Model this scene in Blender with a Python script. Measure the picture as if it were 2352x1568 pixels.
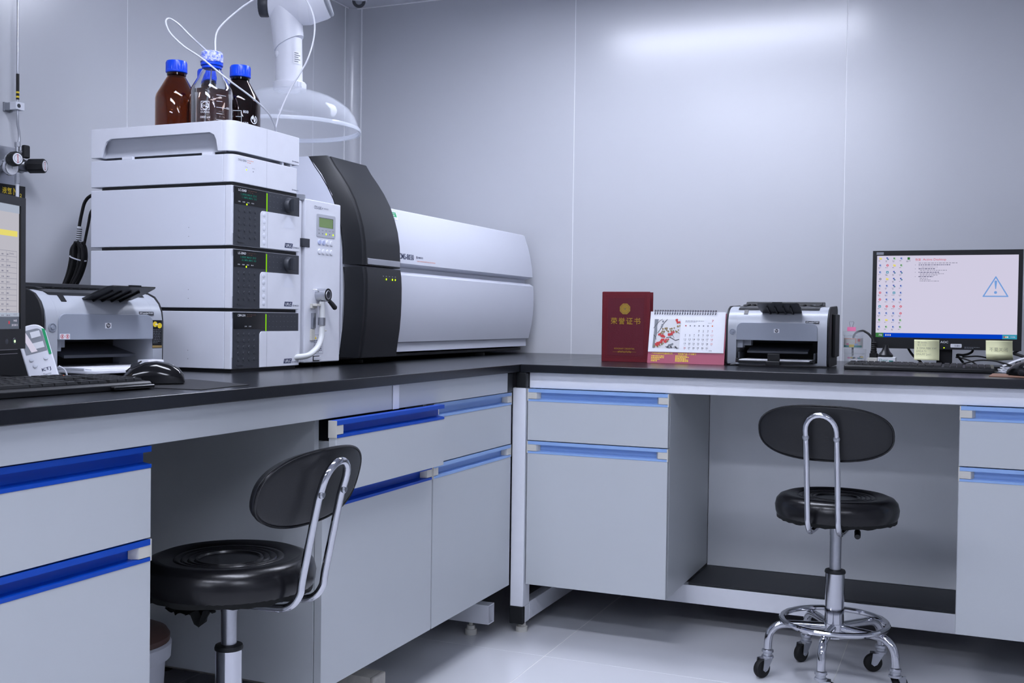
import bpy, bmesh, math, random
from mathutils import Vector, Matrix

for _o in list(bpy.data.objects):
    bpy.data.objects.remove(_o, do_unlink=True)
scene = bpy.context.scene
COL = scene.collection
random.seed(7)
R = math.radians
V = Vector

# ------------------------------------------------------------------ camera
_y, _p, _r = R(22.9449), R(-1.1952), R(0.7525)
_fw = V((-math.sin(_y)*math.cos(_p), math.cos(_y)*math.cos(_p), math.sin(_p)))
_rt = V((math.cos(_y), math.sin(_y), 0))
_up = _rt.cross(_fw)
_r2 = _rt*math.cos(_r) + _up*math.sin(_r)
_u2 = -_rt*math.sin(_r) + _up*math.cos(_r)
cam_d = bpy.data.cameras.new('camera')
cam_d.sensor_width = 36.0
cam_d.lens = 2467.07/2352*36.0
cam_d.clip_start = 0.05
cam = bpy.data.objects.new('camera', cam_d)
COL.objects.link(cam)
cam.matrix_world = Matrix(((_r2.x, _u2.x, -_fw.x, 1.2138), (_r2.y, _u2.y, -_fw.y, -2.9298),
                           (_r2.z, _u2.z, -_fw.z, 0.9328), (0, 0, 0, 1)))
scene.camera = cam

# ------------------------------------------------------------------ world, light levels, exposure
world = bpy.data.worlds.new('world')
scene.world = world
world.use_nodes = True
world.node_tree.nodes['Background'].inputs[0].default_value = (0.5, 0.55, 0.7, 1)
world.node_tree.nodes['Background'].inputs[1].default_value = 0.02
LAMP_COLOUR = (0.80, 0.842, 1.0)
LAMP_POWER = 30.0
# ceiling lamps: centre x, centre y, length along x, width along y
LAMPS = [(0.24, 0.20, 1.1, 0.25), (0.24, -1.35, 1.1, 0.25), (0.24, -2.95, 1.1, 0.25), (0.24, -4.55, 1.1, 0.25), (2.1, -2.95, 1.1, 0.25)]  # last two are added out of view for low-angle fill light
scene.view_settings.view_transform = 'Standard'
scene.view_settings.look = 'None'
scene.view_settings.gamma = 1.0
scene.view_settings.use_curve_mapping = False
scene.view_settings.exposure = 0.0

# ------------------------------------------------------------------ materials
def lin(c):
    c /= 255.0
    return c/12.92 if c <= 0.04045 else ((c+0.055)/1.055)**2.4

def mat(name, rgb, rough=0.5, metal=0.0, spec=0.5, var=0.03, scale=30.0, bump=0.0, emit=0.0,
        trans=0.0, ior=1.45, coat=0.0, alpha=1.0):
    m = bpy.data.materials.new(name)
    m.use_nodes = True
    nt = m.node_tree
    b = nt.nodes['Principled BSDF']
    c = tuple(lin(x) for x in rgb)
    b.inputs['Roughness'].default_value = rough
    b.inputs['Metallic'].default_value = metal
    b.inputs['Specular IOR Level'].default_value = spec
    b.inputs['IOR'].default_value = ior
    b.inputs['Transmission Weight'].default_value = trans
    b.inputs['Coat Weight'].default_value = coat
    b.inputs['Alpha'].default_value = alpha
    b.inputs['Base Color'].default_value = (*c, 1)
    if emit:
        b.inputs['Emission Color'].default_value = (*c, 1)
        b.inputs['Emission Strength'].default_value = emit
    if var > 0 or bump > 0:
        tc = nt.nodes.new('ShaderNodeTexCoord')
        ns = nt.nodes.new('ShaderNodeTexNoise')
        ns.inputs['Scale'].default_value = scale
        ns.inputs['Detail'].default_value = 3.0
        nt.links.new(tc.outputs['Object'], ns.inputs['Vector'])
        if var > 0:
            mx = nt.nodes.new('ShaderNodeMix')
            mx.data_type = 'RGBA'
            mx.inputs['A'].default_value = (*[x*(1-var) for x in c], 1)
            mx.inputs['B'].default_value = (*[min(1, x*(1+var)) for x in c], 1)
            nt.links.new(ns.outputs['Fac'], mx.inputs['Factor'])
            nt.links.new(mx.outputs['Result'], b.inputs['Base Color'])
        if bump > 0:
            bp = nt.nodes.new('ShaderNodeBump')
            bp.inputs['Strength'].default_value = bump
            bp.inputs['Distance'].default_value = 0.001
            nt.links.new(ns.outputs['Fac'], bp.inputs['Height'])
            nt.links.new(bp.outputs['Normal'], b.inputs['Normal'])
    return m

def em(name, rgb, s=1.0):
    m = bpy.data.materials.new(name)
    m.use_nodes = True
    nt = m.node_tree
    nt.nodes.remove(nt.nodes['Principled BSDF'])
    e = nt.nodes.new('ShaderNodeEmission')
    e.inputs[0].default_value = (*[lin(x) for x in rgb], 1)
    e.inputs[1].default_value = s
    nt.links.new(e.outputs[0], nt.nodes['Material Output'].inputs[0])
    return m

K = {}
K['wall'] = mat('wall_panel_paint', (197, 199, 204), 0.235, spec=0.8, var=0.012, scale=3)
K['seal'] = mat('white_sealant', (238, 239, 242), 0.5)
K['ceil'] = mat('ceiling_paint', (205, 207, 214), 0.45)
K['tile'] = mat('polished_floor_tile', (214, 215, 219), 0.08, var=0.03, scale=2)
K['grout'] = mat('tile_grout', (222, 222, 218), 0.8)
K['lamp'] = None
K['cab'] = mat('cabinet_laminate', (194, 198, 201), 0.42, var=0.015, scale=6)
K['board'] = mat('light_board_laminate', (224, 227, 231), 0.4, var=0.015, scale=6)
K['cabin'] = mat('cabinet_interior_shade', (60, 62, 66), 0.7)
K['apron'] = mat('apron_laminate', (186, 190, 194), 0.42, var=0.02, scale=8)
K['frame'] = mat('white_powder_coat', (236, 238, 244), 0.35)
K['blackcap'] = mat('black_plastic_cap', (20, 22, 24), 0.45)
K['top'] = mat('black_worktop_resin', (23, 25, 30), 0.24, spec=0.7, var=0.12, scale=220, bump=0.1)
K['shelf'] = mat('dark_shelf_board', (38, 40, 44), 0.5)
K['blue'] = mat('deep_blue_handle', (0, 72, 182), 0.42)
K['paleblue'] = mat('pale_blue_handle', (146, 180, 230), 0.38)
K['beige'] = mat('beige_end_cap', (206, 204, 196), 0.5)
K['white'] = mat('white_plastic', (223, 225, 233), 0.38)
K['white2'] = mat('white_instrument_paint', (220, 223, 233), 0.36, var=0.012, scale=8)
K['bluebtn'] = mat('pale_blue_button', (186, 194, 226), 0.4)
K['lgrey'] = mat('pale_grey_plastic', (178, 181, 190), 0.45)
K['dimorange'] = mat('dim_orange_print', (104, 66, 44), 0.6)
K['e_title'] = em('screen_title_bar', (186, 196, 216), 0.8)
K['rimpl'] = mat('acrylic_rim', (232, 237, 246), 0.08, var=0, alpha=0.5)
K['grey'] = mat('grey_plastic', (140, 144, 152), 0.45)
K['dgrey'] = mat('dark_grey_plastic', (52, 55, 62), 0.42, var=0.08, scale=300, bump=0.08)
K['black'] = mat('black_plastic', (19, 20, 23), 0.36)
K['matblack'] = mat('matt_black_plastic', (22, 23, 26), 0.55)
K['gloss'] = mat('glossy_black_plastic', (10, 10, 12), 0.12)
K['ms'] = mat('white_spectrometer_paint', (210, 213, 223), 0.34, var=0.01, scale=8)
K['door'] = mat('satin_black_door', (20, 22, 26), 0.40, var=0.1, scale=400, bump=0.1)
K['leather'] = mat('black_vinyl', (13, 13, 16), 0.27, var=0.15, scale=90, bump=0.25)
K['vinylback'] = mat('black_vinyl_back', (24, 25, 28), 0.42, var=0.1, scale=300, bump=0.15)
K['cloth'] = mat('torn_black_cloth', (12, 14, 14), 0.9, var=0.3, scale=200, bump=0.5)
K['chrome'] = mat('polished_chrome', (205, 206, 212), 0.09, metal=1.0, var=0.02)
K['steel'] = mat('brushed_steel', (176, 178, 184), 0.3, metal=1.0, var=0.08, scale=120)
K['alu'] = mat('satin_aluminium', (198, 200, 206), 0.35, metal=1.0)
K['silver'] = mat('silver_printer_plastic', (170, 174, 182), 0.3, var=0.02)
K['silver2'] = mat('silver_printer_panel', (148, 154, 166), 0.36, var=0.02)
K['rubber'] = mat('black_rubber', (18, 18, 19), 0.65)
K['red'] = mat('red_cloth_cover', (96, 14, 34), 0.5, var=0.15, scale=400, bump=0.3)
K['red2'] = mat('red_foil_border', (108, 18, 32), 0.38, var=0.25, scale=500, bump=0.4)
K['gold'] = mat('gold_foil', (214, 172, 72), 0.3, metal=0.8, var=0.1, scale=200)
K['rose'] = mat('rose_card', (170, 82, 104), 0.5)
K['goldink'] = mat('gold_ink', (232, 200, 60), 0.4, metal=0.3)
K['paper'] = mat('white_paper', (232, 233, 238), 0.7)
K['page'] = mat('page_edges', (214, 206, 190), 0.8)
K['ink'] = mat('dark_ink', (52, 54, 60), 0.7)
K['ink2'] = mat('grey_ink', (120, 124, 132), 0.7)
K['inkred'] = mat('red_ink', (196, 60, 60), 0.7)
K['inkpink'] = mat('soft_red_ink', (214, 128, 124), 0.7)
K['inkorange'] = mat('orange_ink', (230, 120, 60), 0.7)
K['inkolive'] = mat('olive_ink', (140, 118, 72), 0.7)
K['inkwash'] = mat('grey_wash', (128, 132, 138), 0.7)
K['navy'] = mat('navy_print', (52, 60, 92), 0.6)
K['orange'] = mat('orange_print', (226, 110, 50), 0.6)
K['green'] = mat('green_print', (20, 160, 100), 0.6)
K['teal'] = mat('teal_print', (20, 140, 130), 0.6)
K['yellow'] = mat('yellow_print', (236, 206, 50), 0.6)
K['wprint'] = mat('white_print', (225, 228, 232), 0.6)
K['pencil'] = mat('pencil_marks', (176, 177, 148), 0.8)
K['wash'] = mat('painting_ground', (216, 216, 218), 0.7)
K['note'] = mat('yellow_note_paper', (240, 240, 192), 0.7)
K['pink'] = mat('pink_enamel', (216, 110, 150), 0.35)
K['brownb'] = mat('brown_board', (150, 112, 92), 0.6)
K['brownlid'] = mat('brown_lid', (96, 70, 62), 0.5)
K['cap'] = mat('blue_bottle_cap', (8, 72, 226), 0.3)
K['glass'] = mat('clear_glass', (250, 252, 255), 0.0, trans=1.0, ior=1.47, var=0)
K['amber'] = mat('amber_glass', (162, 98, 40), 0.02, trans=1.0, ior=1.47, var=0)
K['amberd'] = mat('dark_amber_glass', (84, 42, 34), 0.02, trans=1.0, ior=1.47, var=0)
K['water'] = mat('clear_liquid', (226, 222, 214), 0.0, trans=1.0, ior=1.33, var=0)
K['acrylic'] = mat('clear_acrylic', (236, 240, 248), 0.03, var=0, alpha=0.17)
_nt = K['acrylic'].node_tree; _lw = _nt.nodes.new('ShaderNodeLayerWeight'); _lw.inputs['Blend'].default_value = 0.35
_mr = _nt.nodes.new('ShaderNodeMapRange'); _mr.inputs['To Min'].default_value = 0.02; _mr.inputs['To Max'].default_value = 0.36
_nt.links.new(_lw.outputs['Facing'], _mr.inputs['Value']); _nt.links.new(_mr.outputs['Result'], _nt.nodes['Principled BSDF'].inputs['Alpha'])
K['jarpl'] = mat('clear_jar_plastic', (232, 237, 244), 0.08, var=0, alpha=0.13)
K['tubing'] = mat('translucent_tubing', (226, 228, 236), 0.25, trans=0.25, ior=1.35, var=0)
K['silicone'] = mat('milky_silicone_hose', (222, 224, 224), 0.35, trans=0.15, var=0)
K['parafilm'] = mat('white_film_wrap', (150, 160, 228), 0.5, var=0.0, scale=160, bump=0.6)
_nt = K['parafilm'].node_tree; _ns = [n for n in _nt.nodes if n.type == 'TEX_NOISE'][0]
_cr = _nt.nodes.new('ShaderNodeValToRGB'); _cr.color_ramp.elements[0].position = 0.38; _cr.color_ramp.elements[1].position = 0.62
_cr.color_ramp.elements[0].color = (0.10, 0.16, 0.72, 1); _cr.color_ramp.elements[1].color = (0.72, 0.74, 0.86, 1)
_nt.links.new(_ns.outputs['Fac'], _cr.inputs['Fac']); _nt.links.new(_cr.outputs['Color'], _nt.nodes['Principled BSDF'].inputs['Base Color'])
K['rust'] = mat('rust_stained_white', (176, 172, 164), 0.6, var=0.25, scale=60)
K['lcd'] = mat('green_lcd', (112, 136, 84), 0.3, emit=0.12, var=0)
K['led'] = em('green_led', (196, 255, 20), 2.2)
K['stripe'] = em('green_light_strip', (150, 236, 0), 0.9)
K['vfd'] = em('teal_display_digits', (50, 120, 112), 0.8)
K['e_white'] = em('screen_and_glare_white', (222, 217, 240), 0.86)
K['e_grey'] = em('screen_page', (206, 204, 214), 0.8)
K['e_line'] = em('screen_grey_line', (146, 146, 166), 0.78)
K['e_blue'] = em('screen_blue', (0, 64, 200), 0.9)
K['e_blue2'] = em('screen_light_blue', (120, 164, 226), 0.9)
K['e_dblue'] = em('screen_icon_blue', (70, 96, 190), 0.8)
K['e_green'] = em('screen_green', (66, 130, 74), 0.8)
K['e_red'] = em('screen_red', (220, 70, 90), 0.85)
K['e_yel'] = em('screen_yellow', (240, 226, 120), 0.9)
K['e_pgreen'] = em('screen_pale_green', (196, 220, 204), 0.85)
K['e_pblue'] = em('screen_pale_blue', (196, 206, 238), 0.85)
K['e_dark'] = em('screen_dark_text', (104, 104, 136), 0.75)
K['e_teal'] = em('screen_teal', (60, 160, 190), 0.8)
K['e_bar'] = em('screen_taskbar', (110, 118, 136), 0.7)
K['e_wled'] = em('white_green_led', (190, 255, 170), 2.0)
lampm = em('lamp_diffuser', (255, 255, 255), 1.0)
lampm.node_tree.nodes['Emission'].inputs[0].default_value = (*LAMP_COLOUR, 1)
lampm.node_tree.nodes['Emission'].inputs[1].default_value = LAMP_POWER
K['lamp'] = lampm

# ------------------------------------------------------------------ mesh helpers
class Fr:
    """a flat frame: origin, right, up"""
    def __init__(s, o, u, v):
        s.o = V(o); s.u = V(u).normalized(); s.v = V(v).normalized(); s.n = s.u.cross(s.v).normalized()
    def p(s, a, b, c=0.0):
        return s.o + s.u*a + s.v*b + s.n*c

_tc = {}
def text_geo(t, bold=0.0):
    k = (t, bold)
    if k not in _tc:
        cu = bpy.data.curves.new('t', 'FONT')
        cu.body = t; cu.resolution_u = 2; cu.offset = bold
        ob = bpy.data.objects.new('t', cu)
        COL.objects.link(ob)
        me = bpy.data.meshes.new_from_object(ob)
        vs = [v.co.copy() for v in me.vertices]
        fs = [tuple(p.vertices) for p in me.polygons]
        bpy.data.objects.remove(ob); bpy.data.meshes.remove(me); bpy.data.curves.remove(cu)
        if vs:
            x0 = min(v.x for v in vs); x1 = max(v.x for v in vs)
            y0 = min(v.y for v in vs); y1 = max(v.y for v in vs)
            vs = [V(((v.x-x0)/max(x1-x0, 1e-6), (v.y-y0)/max(y1-y0, 1e-6), 0)) for v in vs]
        _tc[k] = (vs, fs)
    return _tc[k]

class MB:
    def __init__(s):
        s.v = []; s.f = []; s.m = []
    def add(s, vs, fs, mi=0):
        n = len(s.v)
        s.v += [V(x) for x in vs]
        for f in fs:
            s.f.append(tuple(n+i for i in f)); s.m.append(mi)
        return s
    def box(s, x0, x1, y0, y1, z0, z1, mi=0):
        return s.add([(x0,y0,z0),(x1,y0,z0),(x1,y1,z0),(x0,y1,z0),(x0,y0,z1),(x1,y0,z1),(x1,y1,z1),(x0,y1,z1)],
                     [(0,3,2,1),(4,5,6,7),(0,1,5,4),(1,2,6,5),(2,3,7,6),(3,0,4,7)], mi)
    def prism(s, poly, a0, a1, axis='y', mi=0):
        def P(p, a):
            return {'x': (a, p[0], p[1]), 'y': (p[0], a, p[1]), 'z': (p[0], p[1], a)}[axis]
        n = len(poly)
        vs = [P(p, a0) for p in poly] + [P(p, a1) for p in poly]
        fs = [(i, (i+1) % n, (i+1) % n+n, i+n) for i in range(n)] + [tuple(range(n))[::-1], tuple(range(n, 2*n))]
        return s.add(vs, fs, mi)
    def loft(s, loops, mi=0, caps=True):
        n = len(loops[0]); vs = [p for l in loops for p in l]; fs = []
        for k in range(len(loops)-1):
            for i in range(n):
                j = (i+1) % n
                fs.append((k*n+i, k*n+j, (k+1)*n+j, (k+1)*n+i))
        if caps:
            fs.append(tuple(range(n))[::-1]); fs.append(tuple((len(loops)-1)*n+i for i in range(n)))
        return s.add(vs, fs, mi)
    def lathe(s, prof, seg=32, c=(0,0,0), mi=0, M=None, closed=False):
        vs = []; fs = []; c = V(c)
        n = len(prof)
        for i in range(seg):
            a = 2*math.pi*i/seg
            for r, z in prof:
                p = V((r*math.cos(a), r*math.sin(a), z))
                vs.append((M @ p if M else p) + c)
        for i in range(seg):
            j = (i+1) % seg
            for k in range(n if closed else n-1):
                k2 = (k+1) % n
                fs.append((i*n+k, j*n+k, j*n+k2, i*n+k2))
        if not closed:
            if prof[0][0] > 1e-6: fs.append(tuple(i*n for i in range(seg))[::-1])
            if prof[-1][0] > 1e-6: fs.append(tuple(i*n+n-1 for i in range(seg)))
        return s.add(vs, fs, mi)
    def cyl(s, p0, p1, r0, r1=None, seg=20, mi=0):
        p0 = V(p0); p1 = V(p1); r1 = r0 if r1 is None else r1
        d = (p1-p0); L = d.length
        M = d.to_track_quat('Z', 'Y').to_matrix()
        return s.lathe([(r0, 0), (r1, L)], seg, p0, mi, M)
    def turn(s, p0, p1, prof, seg=24, mi=0):
        """lathe profile (r, t) along the axis p0->p1, t in metres"""
        p0 = V(p0); d = V(p1)-p0
        return s.lathe(prof, seg, p0, mi, d.to_track_quat('Z', 'Y').to_matrix())
    def tube(s, path, r, seg=8, mi=0, closed=False):
        P = [V(p) for p in path]; n = len(P)
        T = []
        for i in range(n):
            a = P[i-1] if (i > 0 or closed) else P[0]
            b = P[(i+1) % n] if (i < n-1 or closed) else P[-1]
            T.append((b-a).normalized())
        ref = V((0, 0, 1)) if abs(T[0].z) < 0.9 else V((1, 0, 0))
        N = (ref - T[0]*ref.dot(T[0])).normalized()
        rings = []
        for i in range(n):
            N = (N - T[i]*N.dot(T[i])).normalized()
            B = T[i].cross(N)
            rr = r[i] if isinstance(r, (list, tuple)) else r
            rings.append([P[i]+(N*math.cos(2*math.pi*k/seg)+B*math.sin(2*math.pi*k/seg))*rr for k in range(seg)])
        if closed:
            vs = [p for l in rings for p in l]; fs = []
            for k in range(n):
                for i in range(seg):
                    j = (i+1) % seg; k2 = (k+1) % n
                    fs.append((k*seg+i, k*seg+j, k2*seg+j, k2*seg+i))
            return s.add(vs, fs, mi)
        return s.loft(rings, mi)
    def ball(s, c, r, seg=16, sc=(1,1,1), mi=0):
        n = seg//2
        prof = [(r*math.sin(math.pi*i/n), -r*math.cos(math.pi*i/n)) for i in range(n+1)]
        prof[0] = (0, -r); prof[-1] = (0, r)
        return s.lathe(prof, seg, c, mi, Matrix.Diagonal(V(sc)))
    def rect(s, fr, a0, a1, b0, b1, c=0.0003, mi=0):
        return s.add([fr.p(a0,b0,c), fr.p(a1,b0,c), fr.p(a1,b1,c), fr.p(a0,b1,c)], [(0,1,2,3)], mi)
    def poly(s, fr, pts, c=0.0003, mi=0):
        return s.add([fr.p(a,b,c) for a,b in pts], [tuple(range(len(pts)))], mi)
    def disc(s, fr, a, b, r, c=0.0003, mi=0, seg=16, ry=None):
        ry = ry or r
        return s.poly(fr, [(a+r*math.cos(2*math.pi*i/seg), b+ry*math.sin(2*math.pi*i/seg)) for i in range(seg)], c, mi)
    def ringd(s, fr, a, b, r0, r1, c=0.0003, mi=0, seg=20):
        vs = []
        for i in range(seg):
            q = 2*math.pi*i/seg
            vs += [fr.p(a+r0*math.cos(q), b+r0*math.sin(q), c), fr.p(a+r1*math.cos(q), b+r1*math.sin(q), c)]
        return s.add(vs, [(2*i, 2*i+1, (2*i+3) % (2*seg), (2*i+2) % (2*seg)) for i in range(seg)], mi)
    def text(s, t, fr, a, b, w, h, c=0.0004, mi=0, bold=0.0, curve=None):
        vs, fs = text_geo(t, bold)
        if curve:
            R0 = curve
            out = []
            for p in vs:
                q = (a+p.x*w)/R0
                out.append(fr.o + fr.u*(R0*math.sin(q)) + fr.n*(R0*math.cos(q)+c) + fr.v*(b+p.y*h))
            return s.add(out, fs, mi)
        return s.add([fr.p(a+p.x*w, b+p.y*h, c) for p in vs], fs, mi)
    def lines(s, fr, a0, a1, b0, n, pitch, th, c=0.0004, mi=0, fill=0.9, dash=0.006, rng=None):
        """rows of illegible small print as short dashes"""
        g = rng or random
        for i in range(n):
            x = a0; end = a0+(a1-a0)*(fill if i < n-1 else fill*0.6)
            while x < end:
                l = dash*g.uniform(0.5, 1.6)
                s.rect(fr, x, min(x+l, end), b0-i*pitch, b0-i*pitch+th, c, mi)
                x += l+dash*0.35
        return s
    def xf(s, M):
        s.v = [M @ p for p in s.v]
        return s
    def build(s, name, mats, parent=None, bevel=0.0, seg=2, angle=35, kind=None, flat=False, label=None, solid=0.0):
        me = bpy.data.meshes.new(name)
        me.from_pydata([tuple(p) for p in s.v], [], s.f)
        if not isinstance(mats, (list, tuple)): mats = [mats]
        for m in mats: me.materials.append(K[m] if isinstance(m, str) else m)
        me.polygons.foreach_set('material_index', s.m)
        bm = bmesh.new(); bm.from_mesh(me)
        if not flat: bmesh.ops.recalc_face_normals(bm, faces=bm.faces)
        bm.to_mesh(me); bm.free()
        me.polygons.foreach_set('use_smooth', [True]*len(me.polygons))
        me.set_sharp_from_angle(angle=R(angle))
        me.update()
        o = bpy.data.objects.new(name, me)
        COL.objects.link(o)
        if parent: o.parent = parent
        if bevel:
            md = o.modifiers.new('bevel', 'BEVEL')
            md.width = bevel; md.segments = seg; md.limit_method = 'ANGLE'; md.angle_limit = R(40)
            md.harden_normals = True
        if kind: o['kind'] = kind
        if label: o['label'] = label
        return o

def thing(name, label, cat, loc=(0,0,0), rz=0.0, group=None):
    o = bpy.data.objects.new(name, None)
    o.empty_display_size = 0.05
    COL.objects.link(o)
    o.location = loc; o.rotation_euler = (0, 0, R(rz))
    tag(o, label, cat, group)
    return o
def tag(o, label, cat, group=None):
    o['label'] = label; o['category'] = cat
    if group: o['group'] = group
    return o
def inst(src, parent, loc=(0,0,0), rot=None, scale=None):
    o = src.copy(); COL.objects.link(o); o.parent = parent; o.location = loc
    if rot: o.rotation_euler = rot
    if scale: o.scale = scale
    return o
def rr(x0, x1, y0, y1, r, n=5, corners=(1,1,1,1)):
    """rounded rectangle outline; corners: bl, br, tr, tl"""
    out = []
    for k, (cx, cy, a0) in enumerate(((x0, y0, 180), (x1, y0, 270), (x1, y1, 0), (x0, y1, 90))):
        if not corners[k]:
            out.append((cx, cy)); continue
        ox = cx + (r if k in (0, 3) else -r); oy = cy + (r if k in (0, 1) else -r)
        for i in range(n+1):
            a = R(a0 + 90*i/n)
            out.append((ox+r*math.cos(a), oy+r*math.sin(a)))
    return out
def spline(pts, n=8):
    P = [V(p) for p in pts]; out = []
    for i in range(len(P)-1):
        p0 = P[max(i-1, 0)]; p1 = P[i]; p2 = P[i+1]; p3 = P[min(i+2, len(P)-1)]
        for k in range(n):
            t = k/n
            out.append(0.5*((2*p1)+(p2-p0)*t+(2*p0-5*p1+4*p2-p3)*t*t+(3*p1-p0-3*p2+p3)*t**3))
    out.append(P[-1])
    return out

# ================================================================== the setting
XL, YB, ZC, XR, YF = -1.223, 1.03, 2.24, 3.1, -6.2

# floor with separate polished tiles
b = MB(); b.box(XL-.1, XR+.1, YF-.1, YB+.1, -.06, -.0007)
floor = b.build('floor', 'grout', kind='structure')
TS = 0.759
b = MB(); b.box(.001, TS-.001, .001, TS-.001, -.0025, 0)
t0 = b.build('tile', 'tile', floor, bevel=.0008, seg=1)
first = True
for i in range(-2, 4):
    for j in range(-9, 2):
        x = .1525+i*TS; y = -.165+j*TS
        if x > XR or y > YB or x+TS < XL or y+TS < YF: continue
        if first: t0.location = (x, y, 0); first = False
        else: inst(t0, floor, (x, y, 0))

# panelled walls: a slab, separate panels and sealant strips in the joints
def wall(name, edges, place):
    b = MB(); place(b, edges[0]-.05, edges[-1]+.05, .010, .08, -.05, ZC+.05)
    w = b.build(name, 'wall', kind='structure')
    for k in range(len(edges)-1):
        b = MB(); place(b, edges[k]+.0014, edges[k+1]-.0014, 0, .0105, 0, ZC)
        b.build('panel', 'wall', w)
        if k:
            b = MB(); place(b, edges[k]-.0013, edges[k]+.0013, .0004, .0105, 0, ZC)
            b.build('sealant_strip', 'seal', w)
    return w
wall('wall_back', [-1.2277, -.2115, .8047, 1.821, 2.837, XR], lambda b, a0, a1, d0, d1, z0, z1: b.box(a0, a1, YB+d0, YB+d1, z0, z1))
wall('wall_left', [YF, -5.472, -4.436, -3.40, -2.364, -1.3276, -.2906, .7453, YB], lambda b, a0, a1, d0, d1, z0, z1: b.box(XL-d1, XL-d0, a0, a1, z0, z1))
wall('wall_right', [YF, -5.6, -4.6, -3.6, -2.6, -1.6, -.6, .4, YB], lambda b, a0, a1, d0, d1, z0, z1: b.box(XR+d0, XR+d1, a0, a1, z0, z1))
wall('wall_front', [XL, -.2, .8, 1.8, 2.8, XR], lambda b, a0, a1, d0, d1, z0, z1: b.box(a0, a1, YF-d1, YF-d0, z0, z1))
b = MB(); b.box(XL-.1, XR+.1, YF-.1, YB+.1, ZC, ZC+.08)
b.build('ceiling', 'ceil', kind='structure')
# coved corner post and thin joint beads under the ceiling
rc = .048
arc = [(XL+rc+rc*math.cos(R(180-90*i/10)), YB-rc+rc*math.sin(R(180-90*i/10))) for i in range(11)]
b = MB(); b.prism([(XL, YB)]+arc, 0, ZC-.001, 'z')
tr = b.build('trim_1', 'wall', kind='structure')
b = MB(); b.box(XL-.0005, XL+.0022, YB-rc-.006, YB-rc, 0, ZC-.001); b.build('edge_bead', 'seal', tr)
b = MB(); b.box(XL+rc, XL+rc+.006, YB-.0022, YB+.0005, 0, ZC-.001); b.build('edge_bead', 'seal', tr)
b = MB(); b.box(XL+.01, XR-.01, YB-.004, YB-.0005, ZC-.005, ZC-.0005); b.build('trim_2', 'seal', kind='structure')
b = MB(); b.box(XL+.0005, XL+.004, YF+.01, YB-.01, ZC-.005, ZC-.0005); b.build('trim_3', 'seal', kind='structure')

# recessed ceiling lamps
for i, (x, y, w, h) in enumerate(LAMPS):
    where = ['nearest the corner above the right bench', 'above the aisle before the corner', 'just left of the camera', 'far behind the camera on the left, added for low-angle light', 'just right of the camera, added for fill'][i]
    t = thing('ceiling_light', 'white framed ceiling light panel ' + where, 'ceiling light', (x, y, ZC-.03), 0, 'ceiling lights')
    b = MB()
    for s in (-1, 1):
        b.box(-w/2-.02, w/2+.02, s*(h/2+.01)-.01, s*(h/2+.01)+.01, 0, .0295)
        b.box(s*(w/2+.01)-.01, s*(w/2+.01)+.01, -h/2, h/2, 0, .0295)
    b.build('frame', 'white', t)
    b = MB(); b.box(-w/2, w/2, -h/2, h/2, .008, .02)
    b.build('diffuser', 'lamp', t)

# little dome camera in the ceiling corner
t = thing('security_camera', 'small white dome camera with dark lens ring in the ceiling corner', 'camera', (-1.085, .86, ZC))
b = MB(); b.lathe([(.03, -.001), (.034, -.01), (.034, -.022), (.027, -.03)], 28); b.build('housing', 'white', t)
b = MB(); fwv = V((1.2138+1.085, -2.9298-.86, .9328-2.2)).normalized()
c0 = V((0, 0, -.026)); b.turn(c0-fwv*.014, c0+fwv*.03, [(.027, 0), (.027, .024), (.024, .03), (.016, .03), (.014, .024)], 28)
b.build('lens_ring', 'dgrey', t)
b = MB(); b.turn(c0+fwv*.008, c0+fwv*.03, [(.0145, 0), (.0145, .006), (.008, .010), (0, .011)], 24); b.build('lens', 'grey', t)

# ================================================================== benches
TOPZ, TOPT = .80, .0235
b = MB(); b.box(XL+.002, -.0005, -3.3, YB-.002, TOPZ-TOPT, TOPZ)
tag(b.build('worktop', 'top', bevel=.002), 'black worktop along the left wall carrying the white instruments', 'worktop', 'black bench worktops')
b = MB(); b.box(.0005, 2.9, .0, YB-.002, TOPZ-TOPT, TOPZ)
tag(b.build('worktop', 'top', bevel=.002), 'black worktop along the back wall carrying calendar and monitor', 'worktop', 'black bench worktops')

def foot_pad(par, x, y, top):
    b = MB(); b.lathe([(.0165, 0), (.0175, .003), (.0175, .014), (.0165, .016), (.012, .0165), (.012, .027), (.006, .0275), (.006, top)], 24, (x, y, 0))
    return b.build('levelling_foot', 'beige', par)

# left bench frame
t = thing('bench_frame', 'white steel frame and apron boards under the left worktop', 'bench frame', (0, 0, 0))
def hollow(b, x0, x1, y0, y1, z0, z1, th=.003):
    o = [(y0, z0), (y1, z0), (y1, z1), (y0, z1)]; i = [(y0+th, z0+th), (y1-th, z0+th), (y1-th, z1-th), (y0+th, z1-th)]
    vs = [(x, *p) for x in (x0, x1) for p in o] + [(x, *p) for x in (x0, x1) for p in i]
    fs = []
    for k in range(4):
        j = (k+1) % 4
        fs += [(k, j, 4+j, 4+k), (8+k, 8+j, 12+j, 12+k), (4+k, 4+j, 12+j, 12+k), (k, j, 8+j, 8+k)]
    b.add(vs, fs)
b = MB(); b.box(-.03, -.012, -.7385, -.062, .7195, TOPZ-TOPT-.0005); b.build('apron_board', 'apron', t, bevel=.001)
b = MB(); b.box(-.03, -.012, -3.2, -.7430, .7195, TOPZ-TOPT-.0005); b.build('apron_board', 'apron', t, bevel=.001)
b = MB(); b.box(-.0121, -.009, -.7425, -.715, .7192, TOPZ-TOPT-.001); b.build('joint_clip', 'white', t, bevel=.0008)
b = MB(); b.box(-.034, -.0115, -.0615, -.0225, .7190, TOPZ-TOPT-.0005); b.box(-.04, -.03, -.05, -.0, .73, TOPZ-TOPT-.0005)
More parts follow.
